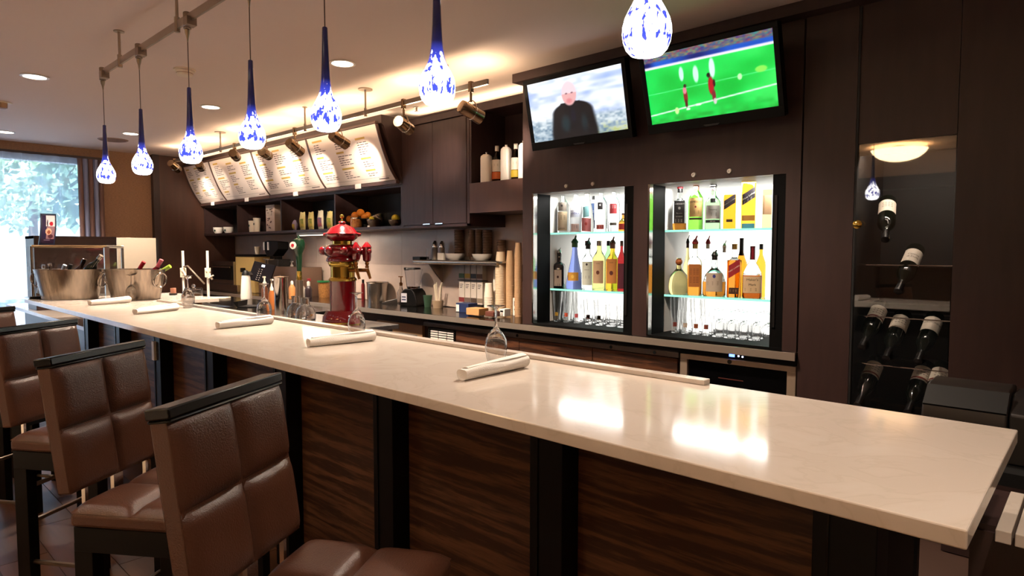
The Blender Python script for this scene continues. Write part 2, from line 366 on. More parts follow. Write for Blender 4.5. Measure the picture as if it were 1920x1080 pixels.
# ------------------------------------------------------------------ the bar
BT = 1.08
top = MB().prism([(-6.83, 1.165), (-0.137, 1.155), (-0.137, 1.895), (-5.72, 1.895), (-5.72, 2.36), (-6.83, 2.36)], BT-0.032, BT).build('bar_counter', QUA, None, bevel=0.003, smooth=False)
tag(top, 'long cream quartz bar top running across the whole foreground', 'counter')
tag(MB().box(-5.72, -0.905, 1.853, 1.895, BT, BT+0.016).build('bar_ledge', QUA, None, bevel=0.002, smooth=False), 'thin raised cream ledge along the rear edge of the bar top', 'ledge')
bb = thing('bar_cabinet', 'dark bar front of walnut panels between black pilasters', 'bar front', (0, 0, 0))
MB().box(-6.05, -0.32, 1.515, 1.80, 0.10, BT-0.032).build('carcass', BLKM, bb, smooth=False)
MB().box(-6.05, -0.32, 1.54, 1.80, 0.0, 0.10).build('toe_kick', BLKM, bb, smooth=False)
px_ = [-2.054-0.807*k for k in range(-2, 6)]
for x0 in px_:
    MB().box(x0, x0+0.124, 1.42, 1.515, 0.0, BT-0.034).build('pilaster', BLK, bb, bevel=0.002, smooth=False)
    MB().box(x0+0.03, x0+0.034, 1.416, 1.42, 0.0, BT-0.036).build('edge_bead', mat('dark_metal_bead', '#2b2a2a', 0.25, metal=0.8), bb, smooth=False)
for x0, x1 in zip(px_[1:], px_[:-1]):
    MB().box(x0+0.126, x1-0.002, 1.495, 1.513, 0.10, BT-0.034).build('walnut_panel', WAL, bb, smooth=False)
MB().box(-4.455, -4.415, 1.405, 1.42, 0.80, 0.92).build('outlet_plate', WHT, bb, smooth=False, label='small white outlet plate')

lc = thing('low_counter', 'lower white counter reflecting the window beyond the far end of the bar', 'counter', (0, 0, 0))
MB().box(-9.6, -6.16, 1.46, 2.45, 0.825, 0.86).build('worktop', QUA, lc, bevel=0.003, smooth=False)
MB().box(-9.5, -6.3, 1.62, 2.4, 0.0, 0.825).build('base', ESPD, lc, smooth=False)
fc = thing('flip_counter', 'short cream counter section beside the right end of the bar', 'counter', (0, 0, 0))
f0 = az(1866, 992, 0.9); f1 = az(1888, 925, 0.9)
MB().box(f0.x, f0.x+0.028, f0.y, f0.y+0.30, 0.872, 0.9).build('edge_strip', QUA, fc, bevel=0.002, smooth=False)
MB().box(f0.x+0.034, 1.0, f0.y, f0.y+0.30, 0.872, 0.9).build('worktop', QUA, fc, bevel=0.002, smooth=False)
MB().box(f0.x-0.055, f0.x-0.004, f0.y+0.06, f0.y+0.34, 0.83, 0.885).build('hinge_block', ESP, fc, smooth=False)
MB().box(f0.x-0.05, 1.0, f0.y+0.05, f0.y+0.28, 0.0, 0.872).build('base', ESPD, fc, smooth=False)

# ------------------------------------------------------------------ bar stools
def pad(w, h, d, n=14):
    def q(t): t = abs(2*t-1); return max(0.0, 1-t**5)**0.55
    return lambda u, v: ((u-0.5)*w, (v-0.5)*h, d*q(u)*q(v))
def make_stool():
    t = thing('bar_stool', '', 'stool')
    lean = R_(8)
    BM = Matrix.Translation((-0.178, 0, 0.78)) @ Matrix.Rotation(-lean, 4, 'Y')
    W = 0.385
    back = MB(); back.box(-0.05, -0.004, -W/2, W/2, 0.0, 0.385, BM)
    bo = back.build('backrest', LEA, t, bevel=0.006)
    Fm = BM @ Matrix(((0, 0, 1, -0.006), (1, 0, 0, 0), (0, 1, 0, 0), (0, 0, 0, 1)))
    for iy in (0, 1):
        for iz in (0, 1):
            pm = pad(W/2-0.001, 0.191, 0.022)
            cy, cz = (-W/4 if iy == 0 else W/4), (0.096 if iz == 0 else 0.289)
            MB().grid(16, 16, lambda u, v: Fm @ (Vector(pm(u, v))+Vector((cy, cz, 0)))).build('quilted_panel', LEA, bo)
    Fb = BM @ Matrix(((0, 0, -1, -0.049), (1, 0, 0, 0), (0, 1, 0, 0), (0, 0, 0, 1)))
    pm2 = pad(W-0.004, 0.38, 0.015)
    MB().grid(14, 14, lambda u, v: Fb @ (Vector(pm2(u, v))+Vector((0, 0.192, 0)))).build('rear_padding', LEA, bo)
    MB().box(-0.054, 0.006, -W/2-0.004, W/2+0.004, 0.386, 0.410, BM).box(-0.052, 0.006, -W/2-0.002, W/2+0.002, 0.378, 0.386, BM).build('top_rail', mat('black_lacquer', '#0a0807', 0.25, spec=0.4), t, bevel=0.004)
    seat = MB().box(-0.17, 0.225, -0.215, 0.215, 0.69, 0.735).build('seat', LEA, t, bevel=0.012)
    for ix in (0, 1):
        for iy in (0, 1):
            ps = pad(0.196, 0.212, 0.028)
            MB().grid(14, 14, lambda u, v: Vector(ps(u, v))+Vector((-0.17+0.099+ix*0.197, -0.107+iy*0.214, 0.733))).build('quilted_panel', LEA, seat)
    MB().box(-0.165, 0.22, -0.207, 0.207, 0.615, 0.69).build('apron', BLK, t, bevel=0.002)
    for sx, sy in ((-1, -1), (-1, 1), (1, -1), (1, 1)):
        xa = 0.165*sx+0.025; ya = 0.18*sy
        MB().prism([(xa-0.03, ya-0.023), (xa+0.03, ya-0.023), (xa+0.03, ya+0.023), (xa-0.03, ya+0.023)], 0.0, 0.64).build('leg', BLK, t, bevel=0.002)
    for y in (-0.18, 0.18):
        MB().tube([(-0.155, y, 0.22), (0.17, y, 0.22)], 0.010, 8).build('foot_rail', NIC, t)
    MB().tube([(0.2, -0.17, 0.30), (0.2, 0.17, 0.30)], 0.012, 8).build('foot_rail', NIC, t)
    MB().tube([(-0.18, -0.17, 0.36), (-0.18, 0.17, 0.36)], 0.010, 8).build('foot_rail', NIC, t)
    for y, w in ((-0.13, 0.012), (0, 0.04), (0.13, 0.012)):
        MB().box(-0.199, -0.187, y-w/2, y+w/2, 0.70, 0.80).box(-0.199, -0.16, y-w/2, y+w/2, 0.70, 0.712).build('back_bracket', CHR, t, smooth=False)
    return t
RZ = 1.19
def rail(a, b): return (az(*a, RZ)+az(*b, RZ))/2, az(*a, RZ), az(*b, RZ)
st = make_stool()
spots = []
for a, b in (((290, 765), (525, 692)), ((66, 672), (277, 632)), ((-20, 614), (146, 594))):
    m_, p_, q_ = rail(a, b); d = (q_-p_); ang = math.atan2(d.y, d.x)-math.pi/2
    spots.append((m_, ang))
r4 = az(43, 571, RZ); ang4 = R_(-0)+spots[2][1]+R_(-6)
dirv = Vector((-math.sin(ang4), math.cos(ang4), 0)); spots.append((r4-dirv*0.235, spots[2][1]))
r5 = az(9, 557, RZ); spots.append((r5-dirv*0.235, spots[2][1]))
LB = ['brown quilted leather bar stool nearest the viewer, right of the others', 'brown quilted leather bar stool second from the viewer, whole backrest in view', 'brown quilted leather bar stool third from the viewer, cut by the left edge',
      'brown leather bar stool fourth along the bar, small at the left edge', 'brown leather bar stool furthest along the bar, only a corner in view']
for k, (m_, ang) in enumerate(spots):
    o = st if k == 0 else dup(st)
    off = Vector((math.cos(ang), math.sin(ang), 0))*0.245
    o.location = (m_.x+off.x, m_.y+off.y, 0); o.rotation_euler = (0, 0, ang); o['label'] = LB[k]; o['group'] = 'bar stools along the bar front'

# ------------------------------------------------------------------ back counter
CT = 0.92
ct = thing('back_counter', 'long stainless steel back counter under the shelves', 'counter', (0, 0, 0))
MB().box(-9.925, -1.275, 3.735, 4.358, CT-0.04, CT).build('steel_top', mat('counter_steel', '#8f867e', 0.16, metal=1.0, var=0.2, vscale=10, stretch=(0.3, 4, 1)), ct, bevel=0.004, smooth=False)
MB().box(-9.925, -1.275, 3.727, 3.735, CT-0.046, CT-0.002).build('front_edge', mat('edge_steel', '#bcae9f', 0.38, metal=0.75), ct, smooth=False)
MB().box(-9.925, -4.66, 3.86, 4.34, 0.0, CT-0.04).build('cabinet_base', ESPD, ct, smooth=False)
for x0, x1 in ((-9.9, -8.6), (-8.55, -7.25), (-7.2, -5.9)):
    MB().box(x0, x1, 3.835, 3.86, 0.12, CT-0.09).build('walnut_panel', WALD, ct, smooth=False)
MB().box(-5.45, -4.72, 3.83, 3.86, 0.12, CT-0.13).build('pale_panel', mat('tan_board', '#8a6a4a', 0.6), ct, smooth=False, label='tan board')
FY = 3.80
kc = thing('bar_cooler', 'back bar cooler with walnut doors, vent grille and steel strip, under the lit niches', 'cooler', (0, 0, 0))
xa, xb, xc, xd = -4.62, -4.20, -2.72, -2.03
MB().box(xa, xd, FY+0.02, 4.34, 0.0, CT-0.045).build('carcass', BLKM, kc, smooth=False)
MB().box(xa-0.02, xd+0.005, FY-0.02, FY+0.02, 0.80, 0.835).build('steel_strip', mat('dark_steel', '#7a7068', 0.4, metal=0.8), kc, bevel=0.002, smooth=False)
for p in (az(1040, 636, 0.82), ):
    pass
for i, x in enumerate((-3.45, -2.55, -2.2)):
    MB().lathe([(0.012, 0), (0.012, 0.008)], 12, (0, 0, 0), Matrix.Translation((x, FY-0.02, 0.818)) @ Matrix.Rotation(R_(90), 4, 'X')).build('lock', CHR, kc)
gx0, gx1 = xa+0.05, xb-0.01
MB().box(gx0, gx1, FY-0.004, FY+0.02, 0.50, 0.79).build('grille_backing', BLKM, kc, smooth=False)
MB().box(gx0, gx0+0.014, FY-0.02, FY, 0.50, 0.79).box(gx1-0.014, gx1, FY-0.02, FY, 0.50, 0.79).box(gx0, gx1, FY-0.02, FY, 0.776, 0.79).build('grille_frame', STE, kc, smooth=False)
for k in range(12):
    z = 0.755-k*0.021
    for x0 in (gx0+0.025, gx0+0.14, gx0+0.255):
        MB().box(x0, x0+0.10, FY-0.014, FY-0.004, z, z+0.011).build('grille_slat', mat('slat_white', '#d8d2c8', 0.4), kc, smooth=False)
for x0, x1 in ((xb, xc-0.004-0.72), (xc-0.72, xc-0.004), (xc+0.004, xd-0.01)):
    MB().box(x0, x1, FY-0.012, FY+0.02, 0.12, 0.792).build('walnut_door', WALD, kc, bevel=0.002, smooth=False)
for x in (-3.46, -3.40, -2.06):
    MB().box(x-0.016, x+0.016, FY-0.045, FY-0.012, 0.655, 0.70).build('door_handle', CHR, kc, bevel=0.004)
wf = thing('wine_fridge', 'small wine fridge with dark glass door and steel frame under the right niche', 'fridge', (0, 0, 0))
x0, x1 = -2.015, -1.285
MB().box(x0, x1, FY+0.03, 4.34, 0.0, CT-0.045).build('carcass', BLKM, wf, smooth=False)
MB().box(x0, x1, FY-0.02, FY+0.03, 0.80, 0.832).box(x0, x0+0.05, FY-0.02, FY+0.03, 0.1, 0.80).box(x1-0.05, x1, FY-0.02, FY+0.03, 0.1, 0.80).box(x0, x1, FY-0.02, FY+0.03, 0.1, 0.15).build('door_frame', mat('fridge_steel', '#c0ad98', 0.42, metal=0.7), wf, bevel=0.002, smooth=False)
MB().box(x0+0.05, x1-0.05, FY, FY+0.02, 0.15, 0.80).build('door_glass', mat('smoked_glass', '#070607', 0.06), wf, smooth=False)
MB().box(x0, x1, FY-0.006, FY+0.03, 0.835, 0.872).build('control_panel', BLK, wf, smooth=False)
MB().box(-1.69, -1.655, FY-0.008, FY-0.006, 0.846, 0.862).build('blue_display', mat('blue_led', '#2a3cff', 0.3, emit='#4a6bff', es=6), wf, smooth=False, label='glowing blue display')
MB().cyl((0, 0, 0), 0.006, 0.003, 8, Matrix.Translation((-1.63, FY-0.006, 0.855)) @ Matrix.Rotation(R_(90), 4, 'X')).cyl((0, 0, 0), 0.006, 0.003, 8, Matrix.Translation((-1.605, FY-0.006, 0.853)) @ Matrix.Rotation(R_(90), 4, 'X')).build('button_light', mat('pale_led', '#c9d4ff', 0.3, emit='#c9d4ff', es=2), wf)
MB().lathe([(0.014, 0), (0.014, 0.004)], 16, (0, 0, 0), Matrix.Translation((-1.68, FY-0.02, 0.816)) @ Matrix.Rotation(R_(90), 4, 'X')).build('round_badge', DKG, wf)
MB().box(-1.76, -1.60, FY-0.002, FY, 0.70, 0.706).build('shelf_edge', mat('red_brown_wood', '#4a2018', 0.5), wf, smooth=False)

# ------------------------------------------------------------------ dark wall unit with two lit niches
UY = 3.76
def ux(px): return ay(px, 450, UY).x
UL = ux(980); n1 = (ux(1000), ux(1187)); n2 = (ux(1217), ux(1471)); WCX = (ux(1603), ux(1785)); UR = 1.6
NB, NT = 0.935, ay(1100, 355, UY).z
UYB = 4.355
un = thing('back_bar_unit', 'tall dark espresso wall unit holding two lit bottle niches', 'wall unit', (0, 0, 0))
def panel(x0, x1, z0, z1, y0=UY, y1=UY+0.04): MB().box(x0, x1, y0, y1, z0, z1).build('wood_panel', ESPD, un, smooth=False)
UB = CT+0.001
panel(UL, n1[0], UB, CZ-0.06); panel(n1[1], n2[0], UB, CZ-0.06); panel(n2[1], -1.28, UB, CZ-0.06); panel(-1.27, WCX[0]-0.012, 0, CZ-0.06)
panel(n1[0], n1[1], NT, CZ-0.06); panel(n2[0], n2[1], NT, CZ-0.06)
rp_ = thing('wall_panelling', 'dark espresso wall panelling right of the wine cabinet', 'wall panel', (0, 0, 0))
MB().box(WCX[1]+0.006, -0.16, UY, UY+0.04, 0, CZ-0.066).build('wood_panel', ESPD, rp_, smooth=False); MB().box(-0.155, UR, UY-0.02, UY+0.02, 0, CZ-0.066).build('wood_panel', ESPD, rp_, smooth=False)
MB().box(UL, UL+0.02, UY+0.04, UYB, UB, CZ-0.06).build('side_panel', ESPD, un, smooth=False)
MB().box(UL-0.02, WCX[0]-0.012, UY-0.10, UY+0.05, CZ-0.065, CZ).build('top_soffit', ESPD, un, smooth=False)
NBK = mat('niche_black', '#020202', 0.6, spec=0.12)
NW = mat('niche_white', '#f4f4f0', 0.5)
NLIT = mat('lit_back_panel', '#ffffff', 0.5, emit='#fffdf6', es=1.15)
SV = mat('mirror_steel', '#c5c2be', 0.12, metal=1.0)
for k, (a, b) in enumerate((n1, n2)):
    jf = UY+0.045; jb = UY+0.20
    # reveals
    MB().box(a-0.012, a+0.002, UY-0.002, jf, NB, NT).build('steel_jamb', SV, un, smooth=False)
    MB().box(a-0.012, a+0.004, jf, jb, NB, NT).build('black_jamb', NBK, un, smooth=False)
    MB().box(b-0.075, b, UY+0.004, jb, NB, NT).build('black_jamb', NBK, un, smooth=False)
    MB().box(b-0.06, b-0.045, UY-0.004, UY+0.01, NB+0.12, NT-0.12).build('door_track', mat('track_grey', '#33302e', 0.3, metal=0.7), un, smooth=False)
    MB().box(a-0.012, b, UY+0.0, 4.33, NB-0.013, NB).build('niche_floor', NBK, un, smooth=False)
    MB().box(a-0.012, b, UY+0.04, 4.33, NT, NT+0.02).build('niche_ceiling', NW, un, smooth=False)
    MB().box(a-0.012, a, jb, 4.33, NB, NT).build('niche_side', NW, un, smooth=False)
    MB().box(b-0.012, b, jb, 4.33, NB, NT).build('niche_side', NW, un, smooth=False)
    MB().box(a, b-0.012, 4.318, 4.33, NB, NT).build('lit_panel', NLIT, un, smooth=False, label='glowing white back panel')
    lamp('niche_lamp', 'AREA', ((a+b)/2, UY+0.26, NT-0.006), 5 if k == 0 else 6, (1, 0.97, 0.92), ((a+b)/2, UY+0.30, 0), shape='RECTANGLE', size=(b-a)*0.85, size_y=0.06)
    for px_l in ((1062, 349), (1112, 345)) if k == 0 else ((1301, 328), (1368, 321)):
        q = ay(*px_l, UY)
        MB().lathe([(0.004, 0.004), (0.004, 0.010), (0.013, 0.010), (0.016, 0.0), (0.004, 0.0)], 14, (0, 0, 0), Matrix.Translation((q.x, UY, q.z)) @ Matrix.Rotation(R_(90), 4, 'X')).build('cam_lock', mat('lock_ring', '#cfc6ba', 0.45, metal=0.3), un)
SH1 = ay(1060, 436, UY+0.21).z; SH2 = ay(1060, 542, UY+0.21).z
for k, (a, b) in enumerate((n1, n2)):
    for z in (SH1, SH2):
        MB().box(a+0.002, b-0.078, UY+0.205, 4.316, z-0.014, z).build('glass_shelf', GLT, un, smooth=False, label='green edged glass shelf')

# ------------------------------------------------------------------ wine cabinet
DOORG = PANE.copy(); DOORG.name = 'reflective_door_glass'; [n for n in DOORG.node_tree.nodes if n.type == 'MIX_SHADER'][0].inputs[0].default_value = 0.13
wc = thing('wine_cabinet', 'dark wine cabinet with a glass door and tilted bottles inside', 'cabinet', (0, 0, 0))
wa, wb_ = WCX; WT = ay(1690, 262, UY).z
MB().box(WCX[0]-0.008, WCX[1]+0.002, UY+0.008, UY+0.04, WT+0.002, CZ-0.066).build('top_panel', ESPD, wc, smooth=False)
MB().box(WCX[0]-0.011, UR, UY-0.10, UY+0.05, CZ-0.065, CZ).build('top_soffit', ESPD, rp_, smooth=False)
MB().box(wa-0.01, wa, UY+0.0, 4.33, 0.15, CZ-0.07).box(wb_, wb_+0.004, UY+0.05, 4.33, 0.15, CZ-0.07).box(wa, wb_, 4.30, 4.33, 0.15, CZ-0.07).box(wa, wb_, UY+0.05, 4.30, 0.13, 0.15).box(wa, wb_, UY+0.05, 4.30, WT, WT+0.02).build('carcass', BLKM, wc, smooth=False)
MB().box(wa-0.002, wb_, UY+0.012, UY+0.018, 0.16, WT).build('glass_door', DOORG, wc, smooth=False)
lamp('bottle_fill', 'AREA', ((WCX[0]+WCX[1])/2, UY+0.08, WT-0.012), 3.0, WARM2, ((WCX[0]+WCX[1])/2, 3.95, 0.6), shape='RECTANGLE', size=0.36, size_y=0.03)  # added fill to brighten the bottle labels
MB().box(wa, wb_, UY+0.03, UY+0.05, WT-0.06, WT).build('fill_shield', BLKM, wc, smooth=False)  # added strip that hides the fill from reflections
q = ay(1608, 421, UY)
MB().lathe([(0.006, 0), (0.006, 0.018), (0.02, 0.022), (0.023, 0.032), (0.014, 0.040), (0.001, 0.042)], 16, (0, 0, 0), Matrix.Translation((wa+0.014, UY+0.012, q.z)) @ Matrix.Rotation(R_(90), 4, 'X')).build('round_knob', BRA, wc)
for z in (0.62, 0.88, 1.14, 1.42):
    MB().box(wa, wb_, 4.16, 4.29, z-0.012, z).build('wine_shelf', mat('dark_shelf', '#141110', 0.4), wc, smooth=False)
    MB().tube([(wa, 3.86, z+0.004), (wb_, 3.86, z+0.004)], 0.004, 8).build('bottle_rail', CHR, wc)
WGL = mat('dark_wine_glass', '#0b0f0a', 0.06, spec=0.6)
WPROF = [(0.001, 0.004), (0.034, 0.0), (0.0375, 0.006), (0.0375, 0.185), (0.034, 0.205), (0.020, 0.232), (0.0145, 0.25), (0.0145, 0.30), (0.016, 0.301), (0.016, 0.312), (0.001, 0.312)]
LBL = mat('wine_label', '#d9cfc0', 0.6); LBR = mat('label_red_band', '#7a2a22', 0.6); INK = mat('print_ink', '#2a2422', 0.6)
def wlab(mb, r, z0, z1, arc, seg=10, mid=0.0):
    for i in range(seg):
        a0 = mid-arc/2+arc*i/seg; a1 = mid-arc/2+arc*(i+1)/seg
        mb.add([(r*math.cos(a0), r*math.sin(a0), z0), (r*math.cos(a1), r*math.sin(a1), z0), (r*math.cos(a1), r*math.sin(a1), z1), (r*math.cos(a0), r*math.sin(a0), z1)], [(0, 1, 2, 3)])
    return mb
WB = [((1664, 384), (0.16, -0.78, -0.6), 0, '', 'tilted wine bottle alone at the top of the wine cabinet, near the pendant reflection'),
      ((1713, 478), (-0.05, -0.80, -0.6), 0, 'Cantine\ndi Dolle', 'tilted wine bottle with script label in the middle of the wine cabinet'),
      ((1647, 584), (-0.05, -0.82, -0.57), 1, '', 'tilted wine bottle with red banded label at the left of the wine cabinet middle row'),
      ((1689, 602), (-0.03, -0.82, -0.57), 0, '', 'tilted wine bottle with plain cream label in the centre of the middle row'),
      ((1749, 606), (-0.05, -0.82, -0.57), 0, 'MADONNA', 'tilted wine bottle with wide cream label at the right of the middle row'),
      ((1624, 688), (-0.05, -0.82, -0.57), 1, '', 'tilted wine bottle low on the left of the wine cabinet'),
      ((1730, 699), (-0.05, -0.82, -0.57), 1, '', 'tilted wine bottle low in the wine cabinet, just left of the cut off one'),
      ((1763, 702), (-0.05, -0.82, -0.57), 1, '', 'tilted wine bottle low at the right edge of the wine cabinet')]
for (px, py), d, band, tx, lab in WB:
    P = ay(px, py, 3.93); d = Vector(d).normalized()
    up = (Vector((0, 0, CAMH))-P).normalized(); xax = (up-d*up.dot(d)).normalized(); yax = d.cross(xax)
    M = Matrix((xax, yax, d)).transposed().to_4x4(); org = P-d*0.105-xax*0.043
    if org.x+0.046 > wb_: org.x = wb_-0.046
    if org.x-0.062 < wa: org.x = wa+0.062
    t = bpy.data.objects.new('wine_bottle', None); C.objects.link(t); t.matrix_world = Matrix.Translation(org) @ M @ Matrix.Scale(1.16, 4)
    tag(t, lab, 'wine bottle', 'bottles in the wine cabinet')
    MB().lathe(WPROF, 20).build('bottle', WGL, t)
    MB().lathe([(0.0155, 0.252), (0.0170, 0.315), (0.001, 0.317)], 16).build('foil', mat('black_foil', '#141212', 0.25, metal=0.4), t)
    lo = wlab(MB(), 0.0381, 0.045, 0.135, 2.5).build('label', LBL, t, fix=False)
    if band: wlab(MB(), 0.0384, 0.118, 0.127, 2.4).build('red_band', LBR, lo, fix=False)
    mb = MB()
    for i, s_ in enumerate((tx or 'x').split('\n')):
        if tx: text(mb, s_, 0.016, lambda x, y, i=i: (0.0385*math.cos(x/0.0385), -0.0385*math.sin(x/0.0385), 0.085-y+i*0.018))
        else:
            for r_ in range(3):
                for w_ in range(4): wlab(mb, 0.0384, 0.07+r_*0.014, 0.073+r_*0.014, 0.22, 2, -0.5+w_*0.33)
    mb.build('print', INK, lo, fix=False)

# ------------------------------------------------------------------ televisions
_nr = np.random.RandomState(5); _NZ = _nr.rand(64, 64)
def vn(x, y):
    i, j = math.floor(x), math.floor(y); fx, fy = x-i, y-j; fx = fx*fx*(3-2*fx); fy = fy*fy*(3-2*fy)
    n = lambda a, b: _NZ[a % 64, b % 64]
    return (n(i, j)*(1-fx)+n(i+1, j)*fx)*(1-fy)+(n(i, j+1)*(1-fx)+n(i+1, j+1)*fx)*fy
def mixc(c, d, k): k = max(0.0, min(1.0, k)); k = k*k*(3-2*k); return [a*(1-k)+b*k for a, b in zip(c, d)]
def tvpaint1(u, v):
    n = vn(u*5+3, v*9); n2 = vn(u*14, v*22+7); n3 = vn(u*40, v*34)
    c = mixc([0.55, 0.66, 0.92], [0.97, 0.985, 1.0], 0.15+1.1*(0.6*n+0.4*n2))
    c = mixc(c, [1, 1, 1], (0.10-abs(v-0.62+0.15*(u-0.7)))*7*(u-0.35)*2)
    lo = mixc([0.34, 0.46, 0.56], [0.86, 0.90, 0.92], 0.2+0.5*n2+0.5*n3-0.1)
    lo = mixc(lo, [0.70, 0.74, 0.45], (n3*0.8)*(u > 0.55)*max(0, 0.35-v)*3+(0.10-v)*3*n2)
    c = mixc(c, lo, (0.42+0.08*(n-0.5)-v)*7)
    hx = 0.45
    if v < 0.60:
        half = 0.245-0.10*max(0, v-0.10) if v < 0.40 else 0.215*max(0.0, 1-((v-0.40)/0.19)**2)**0.5
        d = half-abs(u-hx-0.015)
        c = mixc(c, [0.015, 0.03, 0.06], d*22+0.5)
        c = mixc(c, [0.05, 0.17, 0.20], (1-((u-hx+0.07)/0.07)**2-((v-0.24)/0.2)**2)*0.9); c = mixc(c, [0.05, 0.15, 0.18], (1-((u-hx-0.13)/0.05)**2-((v-0.22)/0.2)**2)*0.8)
        c = mixc(c, [0.03, 0.05, 0.13], (1-((u-hx-0.02)/0.035)**2-((v-0.36)/0.16)**2)*1.2)
    e = ((u-hx)/0.080)**2+((v-0.72)/0.20)**2
    c = mixc(c, [0.95, 0.83, 0.86] if v > 0.72 else [0.90, 0.68, 0.68], (1.15-e)*2.6)
    c = mixc(c, [0.86, 0.50, 0.52], (1-((u-hx+0.005)/0.045)**2-((v-0.60)/0.06)**2)*0.8)
    for sx_ in (-0.028, 0.032): c = mixc(c, [0.45, 0.30, 0.34], (1-((u-hx-sx_)/0.018)**2-((v-0.725)/0.016)**2)*0.9)
    if v < 0.58: c = mixc(c, [0.02, 0.04, 0.08], (1-((u-hx-0.085)/0.03)**2-((v-0.53)/0.09)**2)*1.2); c = mixc(c, [0.02, 0.04, 0.08], (1-((u-hx+0.085)/0.03)**2-((v-0.53)/0.09)**2)*1.2)
    return c
def tvpaint2(u, v):
    n = vn(u*6, v*5); n2 = vn(u*22, v*20)
    c = mixc([0.02, 0.74, 0.22], [0.14, 0.90, 0.36], n); c = mixc(c, [0.02, 0.85, 0.32], (0.25-u)*3); c = mixc(c, [0.35, 0.92, 0.40], (u-0.6)*n*1.4)
    c = mixc(c, [0.10, 0.66, 0.20], (0.26-v)*4*n2)
    c = mixc(c, [0.85, 1, 0.88], 0.95*(0.016-abs(v-(0.13+0.16*u)))*90); c = mixc(c, [0.45, 0.97, 0.62], 0.7*(0.012-abs(v-(0.44+0.05*u)))*90)
    for hx, hy, w_, h_, col in ((0.30, 0.66, 0.022, 0.12, [0.80, 0.98, 0.90]), (0.415, 0.62, 0.026, 0.14, [0.80, 1, 0.88]), (0.545, 0.66, 0.026, 0.16, [0.85, 0.97, 0.95]), (0.745, 0.47, 0.02, 0.05, [0.75, 1, 0.70]), (0.90, 0.52, 0.05, 0.05, [0.55, 0.95, 0.35]), (0.23, 0.15, 0.02, 0.06, [0.8, 1, 0.6]), (0.41, 0.19, 0.03, 0.02, [0.9, 1, 0.9]),
                                (0.315, 0.34, 0.020, 0.14, [0.55, 0.15, 0.15]), (0.312, 0.42, 0.018, 0.06, [0.90, 0.50, 0.58]), (0.315, 0.235, 0.014, 0.07, [0.35, 0.10, 0.12]), (0.318, 0.485, 0.014, 0.03, [0.2, 0.12, 0.10]), (0.325, 0.15, 0.02, 0.02, [0.9, 0.95, 0.9]),
                                (0.525, 0.42, 0.026, 0.15, [0.70, 0.05, 0.12]), (0.54, 0.28, 0.018, 0.10, [0.50, 0.14, 0.18]), (0.545, 0.20, 0.015, 0.05, [0.85, 0.8, 0.8]), (0.513, 0.57, 0.017, 0.04, [0.12, 0.08, 0.06]), (0.55, 0.45, 0.012, 0.06, [0.2, 0.05, 0.08])):
        c = mixc(c, col, 1.7*(1-((u-hx)/w_)**2-((v-hy)/h_)**2))
    c = mixc(c, [0.95, 0.90, 0.97], (v-0.795)*60); c = mixc(c, mixc([0.10, 0.35, 0.80], [0.04, 0.06, 0.35], vn(u*7, 3)*1.2-0.2), (v-0.825)*40)
    k = vn(u*60, v*70); k2 = vn(u*45+9, v*50)
    c = mixc(c, [0.18+0.45*k, 0.20+0.35*k2, 0.30+0.25*(1-k)], (v-0.885)*30)
    return c
TVB = mat('tv_bezel', '#040404', 0.4, spec=0.12)
def tv(bl, br, tl_y, zt, zb, paint, lab):
    x0, x1 = bl, br; t = thing('television', lab, 'television', (0, 0, 0))
    B = Vector(((x0+x1)/2, 3.60, zb)); T = Vector(((x0+x1)/2, tl_y, zt)); upv = (T-B); H_ = upv.length; upv.normalize(); W_ = x1-x0
    xa = Vector((1, 0, 0)); nrm = xa.cross(upv).normalized()      # faces the room
    M = Matrix((xa, upv, nrm)).transposed().to_4x4(); M.translation = B
    t.matrix_world = M
    MB().box(-W_/2, W_/2, 0, H_, -0.05, 0.0).build('body', TVB, t, bevel=0.005)
    bz, bb_ = 0.030, 0.058
    MB().box(-W_/2, -W_/2+bz, bb_, H_-bz, 0, 0.010).box(W_/2-bz, W_/2, bb_, H_-bz, 0, 0.010).box(-W_/2, W_/2, 0, bb_, 0, 0.010).box(-W_/2, W_/2, H_-bz, H_, 0, 0.010).build('bezel', TVB, t, bevel=0.002, smooth=False)
    painted('screen', 176, 99, lambda u, v: (-W_/2+bz+u*(W_-2*bz), bb_+v*(H_-bz-bb_), 0.003), paint, MATS['tv_picture'], t)
    MB().prism([(-0.05, 0.014), (0.05, 0.014), (0.035, 0.004), (-0.035, 0.004)], 0.010, 0.014).build('logo_lip', DKG, t)
    MB().box(-0.10, 0.10, 0.10, 0.20, -0.17, -0.05).build('wall_mount', BLKM, t, smooth=False)
    return t
vcol('tv_picture', emit=0.85)
X1 = (ay(1000, 283, 3.60).x, ay(1188, 258, 3.60).x); X2 = (ay(1218, 252, 3.60).x, ay(1473, 218, 3.60).x)
tv(X1[0], X1[1], 3.49, 2.715, 2.232, tvpaint1, 'television showing a man in a dark jacket, left of the two')
tv(X2[0], X2[1], 3.46, 2.706, 2.234, tvpaint2, 'television showing a green football pitch, right of the two')

